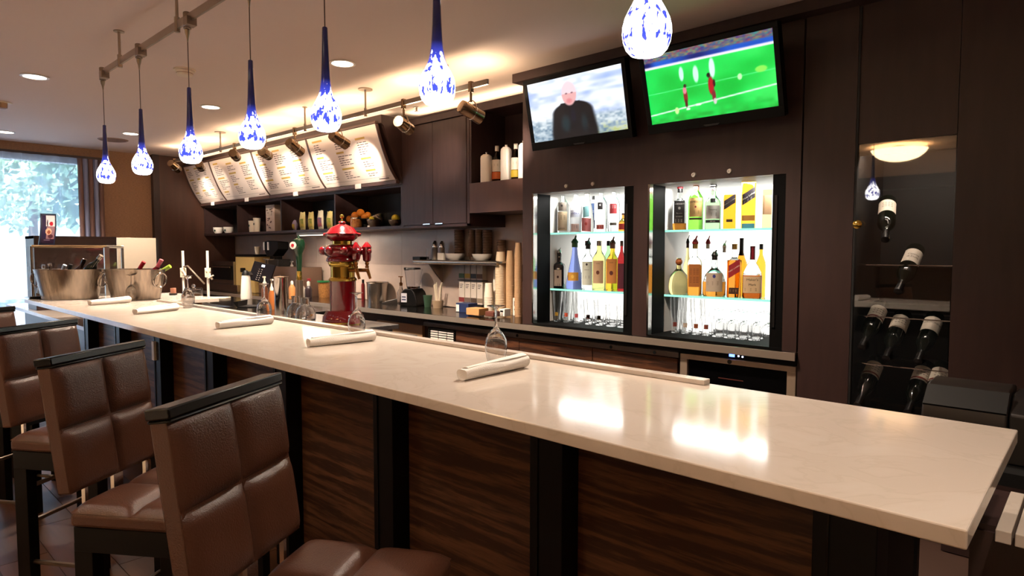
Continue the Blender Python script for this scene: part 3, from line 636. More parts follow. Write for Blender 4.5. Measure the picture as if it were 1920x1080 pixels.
# ------------------------------------------------------------------ wall cabinets left of the unit
KY = 3.90
SHZ = ay(600, 434, KY).z            # underside of the shelf run
CTOP = 2.76
cxl = ay(755, 428, KY).x; cxm = ay(813, 427, KY).x; cxr = ay(881, 425, KY).x
wcab = thing('wall_cabinet', 'dark two door wall cabinet right of the menu boards', 'cabinet', (0, 0, 0))
MB().box(cxl, cxr, KY+0.02, 4.355, SHZ, CTOP).build('carcass', ESP, wcab, smooth=False)
MB().box(cxl, cxl+0.022, KY-0.003, KY+0.02, SHZ, CTOP-0.07).box(cxr-0.035, cxr, KY-0.003, KY+0.02, SHZ, CTOP-0.07).box(cxl, cxr, KY-0.003, KY+0.02, SHZ, SHZ+0.022).build('face_frame', ESP, wcab, smooth=False)
MB().box(cxl, cxr, KY-0.025, KY+0.02, CTOP-0.07, CTOP).box(cxl, cxr, KY-0.033, KY-0.0, CTOP-0.012, CTOP).build('cornice', ESP, wcab, smooth=False)
for x0, x1, hx in ((cxl+0.024, cxm-0.002, cxm-0.13), (cxm+0.002, cxr-0.038, cxm+0.05)):
    d_ = MB().box(x0, x1, KY-0.008, KY+0.012, SHZ+0.026, CTOP-0.075).build('door', ESP, wcab, bevel=0.002, smooth=False)
    MB().box(hx, hx+0.10, KY-0.022, KY-0.008, SHZ+0.026, SHZ+0.034).build('handle', CHR, d_, smooth=False)
oc = thing('open_cabinet', 'open dark wall cabinet with white labelled bottles, beside the televisions', 'cabinet', (0, 0, 0))
ox1 = UL-0.03; OB = ay(930, 397, KY).z; OS = ay(930, 339, KY).z
MB().box(cxr+0.002, ox1, KY, 4.355, OB, OB+0.02).box(cxr+0.002, ox1, KY+0.004, 4.355, OS-0.02, OS).box(cxr+0.002, ox1, 4.33, 4.355, OB, CTOP).box(cxr+0.002, cxr+0.02, KY, 4.33, OB, CTOP).box(ox1-0.02, ox1, KY, 4.33, OB, CTOP).box(cxr+0.02, ox1-0.02, KY+0.02, 4.33, CTOP-0.03, CTOP).build('carcass', ESP, oc, smooth=False)
MB().box(cxr+0.002, ox1, KY-0.004, KY+0.016, OB, OS).build('apron_panel', mat('espresso_warm', '#5a4038', 0.4, var=0.2, vscale=4, stretch=(5, 5, 0.8)), oc, smooth=False)
MB().box(cxr+0.002, ox1, KY-0.025, KY+0.02, CTOP-0.07, CTOP).build('cornice', ESP, oc, smooth=False)

# open shelf run with the menu boards over it
sr = thing('shelf_run', 'long dark open shelf with four bays under the menu boards', 'shelf', (0, 0, 0))
sx0, sx1 = -9.925, cxl-0.003
STOPZ = ay(700, 352, KY).z+0.0
MB().box(sx0, sx1, KY, 4.355, SHZ, SHZ+0.028).build('shelf_board', ESP, sr, smooth=False)
MB().box(sx0, sx1, 4.335, 4.355, SHZ+0.028, STOPZ).build('back_panel', BLKM, sr, smooth=False)
MB().box(sx0, sx1, KY+0.02, 4.335, STOPZ-0.02, STOPZ).build('top_board', ESP, sr, smooth=False)
for px in (375, 445, 527, 628, 753):
    x = ay(px, 410, KY+0.01).x; x = max(x, sx0); x = min(x, sx1-0.022)
    MB().box(x, x+0.022, KY+0.004, 4.335, SHZ+0.028, STOPZ-0.02).build('divider', ESP, sr, smooth=False)
# sloping hood that carries the boards
HB, HT, HYT = STOPZ, CTOP+0.03, 3.66
hd = thing('menu_hood', 'dark sloping hood carrying the row of menu boards', 'hood', (0, 0, 0))
MB().prism([(KY+0.02, HB+0.002), (4.355, HB+0.002), (4.355, HT), (HYT, HT), (HYT, HT-0.08), (HYT+0.03, HT-0.10)], sx0, sx1, 'x').build('hood_body', ESPD, hd, smooth=False)
def prof(v):   # v 0 bottom .. 1 top : (y, z) of the curved board face
    p = [Vector((3.865, 2.195)), Vector((3.75, 2.33)), Vector((3.685, 2.52)), Vector((3.63, 2.70))]
    a = (1-v)**3*p[0]+3*(1-v)**2*v*p[1]+3*(1-v)*v*v*p[2]+v**3*p[3]; return a
MENU = mat('menu_paper', '#f4e6da', 0.45); GOLD = mat('menu_gold_print', '#c9a545', 0.5); MINK = mat('menu_dark_print', '#5a4a44', 0.6); MFR = mat('menu_frame', '#4a342e', 0.35)
mx_ = [sx0+0.03]+[ay(px, py, 3.87).x for px, py in ((428, 374), (509, 362), (614, 353))]+[sx1-0.02]
MLAB = ['curved lit menu board furthest left, beside the wooden side wall', 'curved lit menu board second from the left wall', 'curved lit menu board third from the left wall', 'curved lit menu board furthest right, beside the wall cabinet']
random.seed(3)
for k in range(4):
    x0, x1 = mx_[k]+0.012, mx_[k+1]-0.012; w = x1-x0
    t = thing('menu_board', MLAB[k], 'menu board', (0, 0, 0), 0, 'menu boards over the shelf')
    def top_(u, v): a = prof(v); return (x0+u*w, a.x-0.012, a.y)
    def bot_(u, v): a = prof(v); return (x0+u*w, a.x, a.y)
    MB().slab(4, 14, top_, bot_).build('board', MENU, t)
    for xs in (x0-0.010, x1):
        MB().slab(1, 14, lambda u, v, xs=xs: (xs+u*0.010, prof(v).x-0.022, prof(v).y), lambda u, v, xs=xs: (xs+u*0.010, prof(v).x+0.01, prof(v).y)).build('side_frame', MFR, t)
    MB().box(x0-0.01, x1+0.01, 3.845, 3.885, 2.155, 2.188).build('bottom_rail', MFR, t, bevel=0.003, smooth=False)
    MB().box((x0+x1)/2-0.055, (x0+x1)/2+0.045, 3.838, 3.846, 2.145, 2.195).build('paper_tag', WHT, t, smooth=False, label='small white paper tag on the rail')
    MB().box(x0-0.01, x1+0.01, 3.605, 3.64, 2.705, 2.725).build('top_rail', MFR, t, bevel=0.003, smooth=False)
    def on(u, v): a = prof(v); return (x0+u*w, a.x-0.0135, a.y)
    g_ = MB(); d_ = MB()
    def dash(mb, u0, u1, v, h): mb.add([on(u0, v), on(u1, v), on(u1, v+h), on(u0, v+h)], [(0, 1, 2, 3)])
    for c_ in range(3):
        u0 = 0.07+c_*0.31; v = 0.90-0.05*c_*(k % 2)
        while v > 0.14:
            dash(g_, u0, u0+random.uniform(0.10, 0.17), v, 0.035); v -= 0.055
            for r_ in range(random.randint(3, 6)):
                if v < 0.13: break
                uu = u0+0.01
                for w_ in range(random.randint(2, 4)):
                    l_ = random.uniform(0.025, 0.055); dash(d_, uu, uu+l_, v, 0.014); uu += l_+0.008
                    if uu > u0+0.22: break
                v -= 0.04
            v -= 0.05
    dash(d_, 0.04, 0.96, 0.085, 0.004); dash(d_, 0.80, 0.93, 0.04, 0.02)
    g_.build('gold_headings', GOLD, t, fix=False, smooth=False, kind='stuff'); d_.build('printed_lines', MINK, t, fix=False, smooth=False, kind='stuff')

lamp('cove_lamp', 'AREA', (-7.5, 3.80, HT+0.008), 4, WARM, (-7.5, 3.80, 4), shape='RECTANGLE', size=4.7, size_y=0.10)
lamp('cove_lamp', 'AREA', (-4.3, 4.02, CTOP+0.008), 4, WARM, (-4.3, 4.02, 4), shape='RECTANGLE', size=1.6, size_y=0.12)
lamp('ceiling_fill', 'AREA', (-6.1, 3.32, 2.57), 17, (1.0, 0.70, 0.44), (-6.1, 3.32, 4), shape='RECTANGLE', size=5.6, size_y=0.22)  # floating area light without a fixture, added for the ceiling glow
# ------------------------------------------------------------------ second track with spot heads
TY, TZ = 3.15, 2.655
tr = thing('rear_track_rail', 'rear ceiling track rail in front of the menu boards', 'track rail', (0, 0, 0))
MB().box(-9.0, ay(915, 157, TY).x, TY-0.008, TY+0.008, TZ-0.018, TZ+0.018).build('rail', NIC, tr, smooth=False)
for px, py in ((690, 168), (846, 125), (568, 200), (400, 246), (337, 265)):
    x = az(px, py, CZ).x
    MB().cyl((x, TY, TZ-0.03), 0.008, CZ-TZ+0.03, 10).cyl((x, TY, TZ-0.035), 0.013, 0.07, 10).build('support_rod', NIC, tr)
    MB().cyl((x, TY, CZ-0.008), 0.06 if px in (690, 400) else 0.022, 0.008, 20).build('ceiling_plate', NIC, tr)
HEADS = [((327, 312), (-9.5, 3.9, 2.2)), ((375, 311), (-9.2, 3.8, 2.3)), ((440, 291), (-8.0, 3.8, 2.4)), ((497, 288), (-7.0, 3.8, 2.4)), ((553, 276), (-6.4, 3.8, 2.3)), ((636, 262), (-5.5, 3.8, 2.35)), ((757, 235), (-4.42, 3.9, 2.33)), ((883, 210), (-3.6, 4.3, 2.2))]
HLAB = ['leftmost track spotlight, hanging in front of the wooden side wall', 'track spotlight over the left menu board, behind the third pendant', 'track spotlight pointing along the second menu board', 'track spotlight between the second and third menu boards, behind the fourth pendant',
        'track spotlight tilted steeply over the third menu board', 'dark track spotlight below the fifth pendant, over the right menu board', 'fat track spotlight before the wall cabinet, lying level', 'track spotlight at the right end of the rear rail']
HEADM = mat('spot_nickel', '#9c8468', 0.22, metal=1.0)
for k, ((px, py), tgt) in enumerate(HEADS):
    P = ay(px, py, TY); t = thing('track_spotlight', HLAB[k], 'spotlight', (P.x, TY, P.z), 0, 'spotlights on the rear track')
    d = (Vector(tgt)-P).normalized()
    if k in (4, 5, 7): d = (d+Vector((0.45, 0, -0.15))).normalized()
    Q = d.to_track_quat('Z', 'Y').to_matrix().to_4x4(); r = 0.048
    MB().lathe([(0.001, -0.092), (r*0.9, -0.090), (r, -0.072), (r, 0.02), (r*1.02, 0.09), (r*0.9, 0.09), (r*0.85, 0.06), (0.001, 0.055)], 20, (0, 0, 0), Q).build('lamp_can', HEADM, t)
    MB().lathe([(r*1.0, 0.015), (r*1.06, 0.017), (r*1.06, 0.023), (r*1.0, 0.025)], 20, (0, 0, 0), Q).build('trim_ring', CHR, t)
    MB().lathe([(0.001, 0.062), (r*0.82, 0.062), (r*0.82, 0.066), (0.001, 0.066)], 16, (0, 0, 0), Q).build('bulb', LENS, t, label='glowing bulb face')
    hz = TZ-P.z
    MB().tube([(0.0, 0.0, hz+0.02), (0, 0, 0.07)], 0.009, 8).box(-0.014, 0.014, -0.014, 0.014, hz-0.045, hz+0.03).build('stem', HEADM, t)
    MB().tube([(0.054*math.cos(a), 0, 0.02+0.06*math.sin(a)) for a in [math.pi*i/8 for i in range(9)]], 0.004, 6).build('yoke', HEADM, t)
    wp = Vector((P.x, TY, P.z))
    lamp('spot_lamp', 'SPOT', wp+d*0.10, ([46, 46, 64, 64, 64, 64, 26, 34][k]), WARM2, Vector(tgt), spot_size=R_(46), spot_blend=0.9, shadow_soft_size=0.004)
    lamp('spill_lamp', 'AREA', wp+Vector((0, 0.10, 0.10)), 1.6, WARM, wp+Vector((0, 0.10, 2.0)), shape='DISK', size=0.12)

# ------------------------------------------------------------------ pendants over the bar
PY = 1.30
t1 = thing('bar_track_rail', 'grey ceiling track rail over the bar carrying the blue pendants', 'track rail', (0, 0, 0))
T1Z = 2.665
MB().box(-4.86, 1.2, PY-0.006, PY+0.006, T1Z-0.02, T1Z+0.02).build('rail', NIC, t1, smooth=False)
for x in (ay(223, 60, PY).x, ay(331, 5, PY).x, -2.3, -1.35, -0.4, 0.5):
    MB().cyl((x, PY, T1Z-0.035), 0.014, 0.075, 12).cyl((x, PY, T1Z+0.02), 0.008, CZ-T1Z-0.02, 10).build('support_rod', NIC, t1)
    MB().cyl((x, PY, CZ-0.006), 0.030, 0.006, 18).build('ceiling_plate', NIC, t1)
PM = bpy.data.materials.new('art_glass_lit'); PM.use_nodes = True; nt = PM.node_tree; b = nt.nodes['Principled BSDF']
tc = nt.nodes.new('ShaderNodeTexCoord'); sx = nt.nodes.new('ShaderNodeSeparateXYZ'); nt.links.new(tc.outputs['Object'], sx.inputs[0])
mp = nt.nodes.new('ShaderNodeMapping'); mp.inputs['Scale'].default_value = (70, 70, 30); nt.links.new(tc.outputs['Object'], mp.inputs[0])
oi = nt.nodes.new('ShaderNodeObjectInfo'); cmb = nt.nodes.new('ShaderNodeCombineXYZ')
ml = nt.nodes.new('ShaderNodeMath'); ml.operation = 'MULTIPLY'; ml.inputs[1].default_value = 50; nt.links.new(oi.outputs['Random'], ml.inputs[0])
for i in range(3): nt.links.new(ml.outputs[0], cmb.inputs[i])
nt.links.new(cmb.outputs[0], mp.inputs['Location'])
ns = nt.nodes.new('ShaderNodeTexNoise'); ns.inputs['Scale'].default_value = 1.0; ns.inputs['Detail'].default_value = 2.5; nt.links.new(mp.outputs[0], ns.inputs[0])
# amount of blue along the height : strong in the neck, little in the middle of the bulb, more near the mouth
rp = nt.nodes.new('ShaderNodeValToRGB'); rp.color_ramp.interpolation = 'LINEAR'
mr = nt.nodes.new('ShaderNodeMapRange'); mr.inputs['From Min'].default_value = -0.38; mr.inputs['From Max'].default_value = 0.0; nt.links.new(sx.outputs[2], mr.inputs[0]); nt.links.new(mr.outputs[0], rp.inputs[0])
e = rp.color_ramp.elements
e[0].position = 0.0; e[0].color = (0.40, 0.40, 0.40, 1); e[1].position = 0.56; e[1].color = (1, 1, 1, 1)
for p_, v_ in ((0.035, 0.33), (0.09, 0.53), (0.17, 0.46), (0.26, 0.43), (0.33, 0.48), (0.42, 0.62)):
    q = e.new(p_); q.color = (v_, v_, v_, 1)
lt = nt.nodes.new('ShaderNodeMath'); lt.operation = 'SUBTRACT'; nt.links.new(rp.outputs[0], lt.inputs[0]); nt.links.new(ns.outputs[0], lt.inputs[1])
m2 = nt.nodes.new('ShaderNodeMath'); m2.operation = 'MULTIPLY_ADD'; m2.use_clamp = True; m2.inputs[1].default_value = 14; m2.inputs[2].default_value = 0.5; nt.links.new(lt.outputs[0], m2.inputs[0])
# emission only where the bulb is inside
rs = nt.nodes.new('ShaderNodeValToRGB'); nt.links.new(mr.outputs[0], rs.inputs[0]); e = rs.color_ramp.elements
e[0].position = 0.30; e[0].color = (1, 1, 1, 1); e[1].position = 0.62; e[1].color = (0.004, 0.004, 0.004, 1)
q = e.new(0.42); q.color = (0.45, 0.45, 0.45, 1); q = e.new(0.50); q.color = (0.03, 0.03, 0.03, 1)
mc = nt.nodes.new('ShaderNodeMix'); mc.data_type = 'RGBA'; nt.links.new(m2.outputs[0], mc.inputs[0]); mc.inputs[6].default_value = (1.0, 0.97, 0.95, 1); mc.inputs[7].default_value = (0.012, 0.018, 0.17, 1)
ms = nt.nodes.new('ShaderNodeMath'); ms.operation = 'MULTIPLY'; ms.inputs[1].default_value = 5.2; nt.links.new(rs.outputs[0], ms.inputs[0])
mb_ = nt.nodes.new('ShaderNodeMix'); mb_.data_type = 'RGBA'; nt.links.new(m2.outputs[0], mb_.inputs[0]); mb_.inputs[6].default_value = (0.8, 0.8, 0.85, 1); mb_.inputs[7].default_value = (0.010, 0.014, 0.10, 1)
nt.links.new(mb_.outputs[2], b.inputs['Base Color']); nt.links.new(mc.outputs[2], b.inputs['Emission Color']); nt.links.new(ms.outputs[0], b.inputs['Emission Strength'])
b.inputs['Roughness'].default_value = 0.08; b.inputs['Coat Weight'].default_value = 0.5
PEND = [(199, 341), (267, 323), (358, 307), (473, 280), (612, 251), (820, 210), (1212, 132)]
PLAB = ['blue speckled glass pendant furthest away, nearest the window', 'second blue glass pendant from the window', 'third blue glass pendant from the window, in front of a smoke detector', 'fourth blue glass pendant from the window, in the middle of the row', 'fifth blue glass pendant from the window, before the right menu board', 'second nearest blue glass pendant, left of the televisions', 'nearest and largest blue glass pendant, overlapping the football screen']
ZB = 1.945
t = thing('pendant_lamp', '', 'pendant lamp', (0, PY, ZB+0.38))
L = 0.38
prof_ = [(0.027, -L), (0.037, -L+0.003), (0.047, -L+0.014), (0.0535, -L+0.030), (0.0562, -L+0.048), (0.0555, -L+0.064), (0.051, -L+0.082), (0.043, -L+0.099), (0.034, -L+0.115), (0.0265, -L+0.131), (0.0215, -L+0.150), (0.018, -L+0.175), (0.0158, -L+0.21), (0.0132, -L+0.27), (0.0112, -L+0.33), (0.0102, -0.003), (0.008, 0.0)]
inner = [(r-0.003 if r > 0.012 else r*0.7, z+0.0005) for r, z in prof_][::-1]
MB().lathe(prof_+inner, 36, closed=True).build('glass_shade', PM, t)
MB().sphere((0, 0, -L+0.045), 0.017, 12, 8, 1.3).build('bulb', mat('pendant_bulb', '#ffffff', 0.4, emit='#fff2e0', es=14), t, label='glowing bulb')
ct_h = T1Z-(ZB+L)
MB().tube([(0, 0, -0.004), (0, 0, ct_h-0.06)], 0.0022, 6).build('cord', mat('cord_brown', '#5a4436', 0.5), t)
MB().lathe([(0.003, ct_h-0.115), (0.006, ct_h-0.09), (0.012, ct_h-0.07), (0.014, ct_h-0.055), (0.010, ct_h-0.05)], 12).build('strain_relief', NIC, t)
MB().lathe([(0.019, ct_h-0.05), (0.019, ct_h+0.03), (0.015, ct_h+0.034)], 14).box(0.012, 0.062, -0.024, 0.024, ct_h-0.044, ct_h-0.0).build('connector', mat('connector_grey', '#8f7f72', 0.35, metal=0.8), t, bevel=0.002)
for k, (px, py) in enumerate(PEND):
    x = ay(px, py-15, PY).x; o = t if k == 0 else dup(t)
    o.location = (x, PY, ZB+L); o['label'] = PLAB[k]; o['group'] = 'blue glass pendants over the bar'

# ceiling fittings
p = az(346, 130, CZ); t = thing('smoke_detector', 'white ribbed smoke detector on the ceiling behind the third pendant', 'smoke detector', (p.x, p.y, CZ))
MB().lathe([(0.075, -0.012), (0.075, 0)], 24).lathe([(0.062, -0.030), (0.066, -0.014)], 24).lathe([(0.05, -0.047), (0.057, -0.032)], 24).build('body', CREAM, t)
MB().lathe([(0.058, -0.033), (0.058, -0.030)], 24).lathe([(0.060, -0.016), (0.060, -0.012)], 24).build('vent_gap', BRZ, t)
p = az(4, 192, CZ); t = thing('ceiling_sensor', 'small ceiling sensor at the left edge', 'sensor', (p.x, p.y, CZ))
MB().lathe([(0.07, -0.006), (0.075, 0)], 20).build('plate', CREAM, t); MB().lathe([(0.02, -0.06), (0.038, -0.05), (0.04, -0.006)], 16).build('sensor_head', mat('tan_plastic', '#a58468', 0.4), t)
p = az(212, 262, CZ); t = thing('ceiling_speaker', 'flat round ceiling speaker near the window', 'speaker', (p.x, p.y, CZ))
MB().lathe([(0.155, -0.008), (0.165, 0)], 28).build('ring', mat('speaker_ring', '#7f6456', 0.6), t); MB().lathe([(0.14, -0.011), (0.14, -0.007)], 28).build('grille', mat('speaker_grille', '#6e564a', 0.8, bump=0.6, bscale=400), t)
p = az(692, 190, CZ); t = thing('sprinkler_head', 'small sprinkler head on the ceiling behind the rear track plate', 'sprinkler', (p.x+0.12, p.y+0.45, CZ))
MB().lathe([(0.03, -0.004), (0.034, 0)], 16).cyl((0, 0, -0.035), 0.009, 0.033, 10).lathe([(0.022, -0.04), (0.022, -0.036)], 14).build('head', NIC, t)

# ------------------------------------------------------------------ napkins and wine glasses on the bar
def napkin_at(a, b, lab, first=None):
    P = az(*a, BT); Q = az(*b, BT); d = Q-P; ang = math.atan2(d.y, d.x)
    if first is not None: t = dup(first)
    else:
        t = thing('napkin_roll', '', 'napkin'); n = 20
        mb = MB(); vs = []; fs = []
        rr = random.Random(5)
        def fn(u, v):
            a_ = u*math.pi*2; r = 0.020+0.006*v+0.0012*math.sin(3*a_+6*v); x = v*0.315
            z = max(0.0005, r*0.95+r*math.sin(a_)*0.95); return (x, r*1.15*math.cos(a_), z)
        mb.grid(22, 10, fn)
        k = len(mb.v); mb.v += [(0.012, 0, 0.018), (0.305, 0, 0.024)]
        for i in range(22): mb.f.append((i+1, i, k)); mb.f.append((230+i, 230+i+1, k+1))
        mb.build('rolled_cloth', LIN, t)
        def fold(u, v): a_ = -0.3+2.2*u; r = 0.0215+0.006*v; return (0.02+v*0.29, r*1.15*math.cos(a_+0.35*v), r*0.95+r*0.97*math.sin(a_+0.35*v))
        MB().slab(8, 8, fold, lambda u, v: Vector(fold(u, v))+Vector((0, 0, -0.003))).build('outer_fold', LIN, t)
    t.location = (P.x, P.y, BT+0.0005); t.rotation_euler = (0, 0, ang); t['label'] = lab; t['group'] = 'rolled napkins along the bar'
    return t
NL = ['rolled white napkin nearest the viewer, right of the nearest upturned glass', 'rolled white napkin left of the second nearest glass', 'rolled white napkin in the middle of the bar, beside the third glass', 'rolled white napkin near the fourth upturned glass', 'rolled white napkin furthest along the bar, in front of the steel tubs']
NP = [((866, 714), (966, 692)), ((578, 651), (685, 640)), ((408, 617), (508, 607)), ((253, 590), (342, 581)), ((168, 573), (246, 567))]
n0 = None
for (a, b), l in zip(NP, NL):
    n0_ = napkin_at(a, b, l, n0); n0 = n0 or n0_
BOWLP = [(0.029, 0.0), (0.036, 0.018), (0.041, 0.045), (0.0425, 0.065), (0.040, 0.088), (0.030, 0.110), (0.016, 0.126), (0.007, 0.137), (0.0045, 0.150), (0.0040, 0.185), (0.005, 0.202), (0.010, 0.210), (0.024, 0.2145), (0.034, 0.2165), (0.034, 0.218), (0.001, 0.219)]
BOWLI = [(0.001, 0.128), (0.012, 0.122), (0.028, 0.1085), (0.038, 0.088), (0.0408, 0.065), (0.0394, 0.045), (0.0345, 0.018), (0.0278, 0.0)]
def glass_at(p, lab, sc_, first=None):
    P = az(*p, BT)
    if first is None:
        t = MB().lathe(BOWLP+BOWLI, 32, closed=True).build('wine_glass', GLS, None)
        # close the axis gap is not needed: the profile meets the axis closely
    else:
        t = first.copy(); C.objects.link(t)
    t.location = (P.x, P.y, BT+0.0005); t.scale = (sc_, sc_, sc_); tag(t, lab, 'wine glass', 'upturned wine glasses on the bar'); return t
GLAB = ['upturned wine glass nearest the viewer on the bar', 'upturned wine glass in front of the red beer tower', 'upturned wine glass in front of the tall steel shaker', 'upturned wine glass before the white juice press', 'upturned wine glass in front of the right steel tub']
GP = [((930, 681), 0.99), ((669, 632), 0.99), ((496, 602), 1.02), ((353, 577), 1.08), ((247, 564), 1.0)]
g0 = None
for (p, s_), l in zip(GP, GLAB):
    g_ = glass_at(p, l, s_, g0); g0 = g0 or g_

# ------------------------------------------------------------------ steel tubs with bottles
BDIR = Vector((0.73, 0.68, 0)); BANG = math.atan2(0.68, 0.73)
VIEW = Vector((-0.68, 0.73, 0))
tubs = []
for k, (p, lab) in enumerate((((133, 563), 'left oval steel tub holding dark bottles on the far end of the bar'), ((255, 563), 'right oval steel tub holding foil topped wine bottles on the far end of the bar'))):
    P = az(*p, BT)+VIEW*0.16-BDIR*(0.115 if k == 0 else 0.095)
    if k == 0:
        t = thing('beverage_tub', lab, 'tub', (P.x, P.y, BT+0.0005), BANG, 'steel tubs on the bar')
        pr = [(0.001, 0.004), (0.22, 0.0), (0.228, 0.004), (0.282, 0.252), (0.286, 0.258), (0.279, 0.258), (0.224, 0.010), (0.001, 0.008)]
        MB().lathe(pr, 48, sy=0.66, closed=True).build('tub_body', STV, t)
        for s in (-1, 1):
            ring = [(s*(0.288+0.014*math.sin(a)), 0.062*math.cos(a), 0.165-0.0+0.062*math.sin(a)) for a in [2*math.pi*i/20 for i in range(20)]]
            MB().tube(ring, 0.0055, 8, closed=True).build('ring_handle', CHR, t)
            MB().box(s*0.268-0.01, s*0.268+0.012*1+0.01, -0.018, 0.018, 0.215, 0.235).build('handle_lug', CHR, t, bevel=0.002)
        t0 = t
    else:
        t = dup(t0, (P.x, P.y, BT+0.0005), BANG-0.35, lab)
    tubs.append(P)
def tilted_bottle(base, d, glass, capm, labm, lab, group, capl=0.085, s=1.0):
    d = Vector(d).normalized(); Q = d.to_track_quat('Z', 'Y').to_matrix().to_4x4()
    t = bpy.data.objects.new('bottle', None); C.objects.link(t); t.matrix_world = Matrix.Translation(base) @ Q @ Matrix.Scale(s, 4)
    tag(t, lab, 'bottle', group)
    MB().lathe(WPROF, 18).build('glass_body', glass, t)
    MB().lathe([(0.0152, 0.312-capl), (0.0168, 0.312-capl+0.004), (0.0172, 0.316), (0.001, 0.3175)], 16).build('foil_cap', capm, t)
    if labm: wlab(MB(), 0.0381, 0.05, 0.15, 6.28, 20).build('label', labm, t, fix=False)
    return t
BEER = mat('brown_beer_glass', '#20100a', 0.06, spec=0.6); BLG = mat('pale_blue_can', '#b9cfe0', 0.3, metal=0.6)
RF = mat('red_foil', '#9c2430', 0.3); PF = mat('pink_foil', '#c9606c', 0.3); GF = mat('lime_foil', '#93b53c', 0.35); SF = mat('silver_foil', '#c9c3bb', 0.25, metal=1.0); RBL = mat('red_wine_glass', '#5a0d14', 0.06)
def tub_bottle(k, px, py, d, *a, **kw):
    # top of the neck seen at px,py : walk back down the axis to the base
    P = tubs[k]+VIEW*kw.pop('dv', 0.0); s = kw.get('s', 1.0)
    # point in the vertical plane through the tub centre, facing the viewer
    r = Vector(ray(px, py)); n = VIEW; org = Vector((0, 0, CAMH)); tt = (P-org).dot(n)/r.dot(n); T = org+r*tt
    d = Vector(d).normalized(); return tilted_bottle(T-d*0.315*s, d, *a, **kw)
tub_bottle(0, 93, 494, (-0.05, -0.1, 0.9), BEER, SF, None, 'dark bottle with silver cap at the left of the left tub', 'bottles in the left tub', capl=0.03, s=0.85)
tub_bottle(0, 133, 496, (0.25, 0.2, 0.8), WGL, BLKM, None, 'short black capped bottle in the middle of the left tub', 'bottles in the left tub', dv=-0.06, capl=0.05, s=0.85)
tub_bottle(0, 159, 486, (0.30, 0.28, 0.75), BEER, BEER, LBR, 'dark brown bottle with red label leaning right in the left tub', 'bottles in the left tub', dv=0.05, capl=0.04, s=1.0)
tub_bottle(0, 190, 479, (0.38, 0.36, 0.62), WGL, SF, None, 'black bottle with silver neck leaning over the right rim of the left tub', 'bottles in the left tub', capl=0.035, s=1.1)
tub_bottle(0, 82, 497, (0.1, 0.1, 0.9), BLG, SF, None, 'pale blue topped bottle at the left rim of the left tub', 'bottles in the left tub', dv=0.08, capl=0.03, s=0.8)
tub_bottle(0, 122, 497, (0.35, 0.3, 0.75), BLG, BLG, None, 'pale blue bottle lying low in the left tub', 'bottles in the left tub', dv=0.10, capl=0.03, s=0.9)
tub_bottle(1, 270, 491, (0.30, 0.28, 0.62), WGL, RF, None, 'dark wine bottle with red foil in the right tub', 'bottles in the right tub', capl=0.07)
tub_bottle(1, 303, 487, (0.28, 0.26, 0.66), RBL, PF, None, 'red wine bottle with pink foil in the right tub', 'bottles in the right tub', dv=-0.03, capl=0.07)
tub_bottle(1, 319, 499, (0.46, 0.42, 0.36), mat('lime_glass', '#5e7a2a', 0.1), GF, None, 'wine bottle with lime green foil leaning over the right rim of the right tub', 'bottles in the right tub', dv=0.09, capl=0.12)

# ------------------------------------------------------------------ pastry case, hutch, picture frame, board
pc = thing('pastry_case', 'glass pastry case with steel frame behind the left tub', 'display case', (-6.80, 0, BT))
ya, yb, ch = 1.225, 1.93, 0.455
MB().tube([(0, ya, ch), (0, yb, ch)], 0.012, 10).build('top_bar', mat('gold_steel', '#d2b48a', 0.2, metal=1.0), pc)
MB().tube([(0, ya, 0.0), (0, ya, ch)], 0.012, 10).build('post', CHR, pc); MB().box(-0.016, 0.016, yb-0.16, yb-0.12, 0, ch).build('post', STE, pc, smooth=False); MB().box(-0.010, 0.010, yb-0.02, yb, 0, ch).build('post', STE, pc, smooth=False)
MB().tube([(0, yb-0.14, ch), (0, yb, ch-0.004)], 0.014, 10).build('corner_bracket', CHR, pc)
MB().box(-0.025, 0.03, ya-0.03, ya+0.05, 0.0, 0.02).build('foot', BLK, pc, bevel=0.004)
MB().box(-0.003, 0.003, ya+0.012, yb-0.02, 0.004, ch-0.012).build('front_pane', PANE, pc, smooth=False)
MB().box(-0.36, 0.0, yb-0.005, yb-0.001, 0.004, ch-0.012).build('side_pane', PANE, pc, smooth=False)
MB().box(-0.36, 0.0, ya, yb, ch+0.0, ch+0.012).build('top_pane', PANE, pc, smooth=False)
MB().box(-0.38, 0.02, ya, yb, -0.012, 0.0).build('tray', STE, pc, smooth=False)
MB().box(-0.358, -0.352, ya+0.02, yb-0.02, 0.004, ch-0.012).build('rear_pane', PANE, pc, smooth=False)
hu = thing('hutch', 'dark wood hutch behind the glass pastry case', 'hutch', (0, 0, 0))
hx = -8.3; y0 = ax(63, 450, hx).y; y1 = ax(218, 450, hx).y; hz = ax(140, 443, hx).z
MB().box(hx-0.4, hx, y0, y1, 0.862, hz).build('body', ESPD, hu, smooth=False)
MB().box(hx-0.42, hx+0.006, y0, y1, hz-0.03, hz).build('top_board', ESP, hu, smooth=False)
wbz = ax(260, 446, -9.0).z; y0 = ax(219, 450, -9.0).y; y1 = ax(297, 450, -9.0).y
wbd = thing('white_cabinet', 'plain cream white cabinet beside the dark hutch, against the wooden wall', 'cabinet', (0, 0, 0))
MB().box(-9.5, -9.02, y0, y1, 0.0, wbz).build('body', BEIGE, wbd, smooth=False); MB().box(-9.02, -9.0, y0, y1-0.03, 0.05, wbz).build('door', CREAM, wbd, bevel=0.003, smooth=False)
MB().box(-9.02, -9.005, y1-0.028, y1, 0.0, wbz).build('end_strip', DKG, wbd, smooth=False)
q0 = ax(72, 458, -7.0); q1 = ax(102, 458, -7.0)
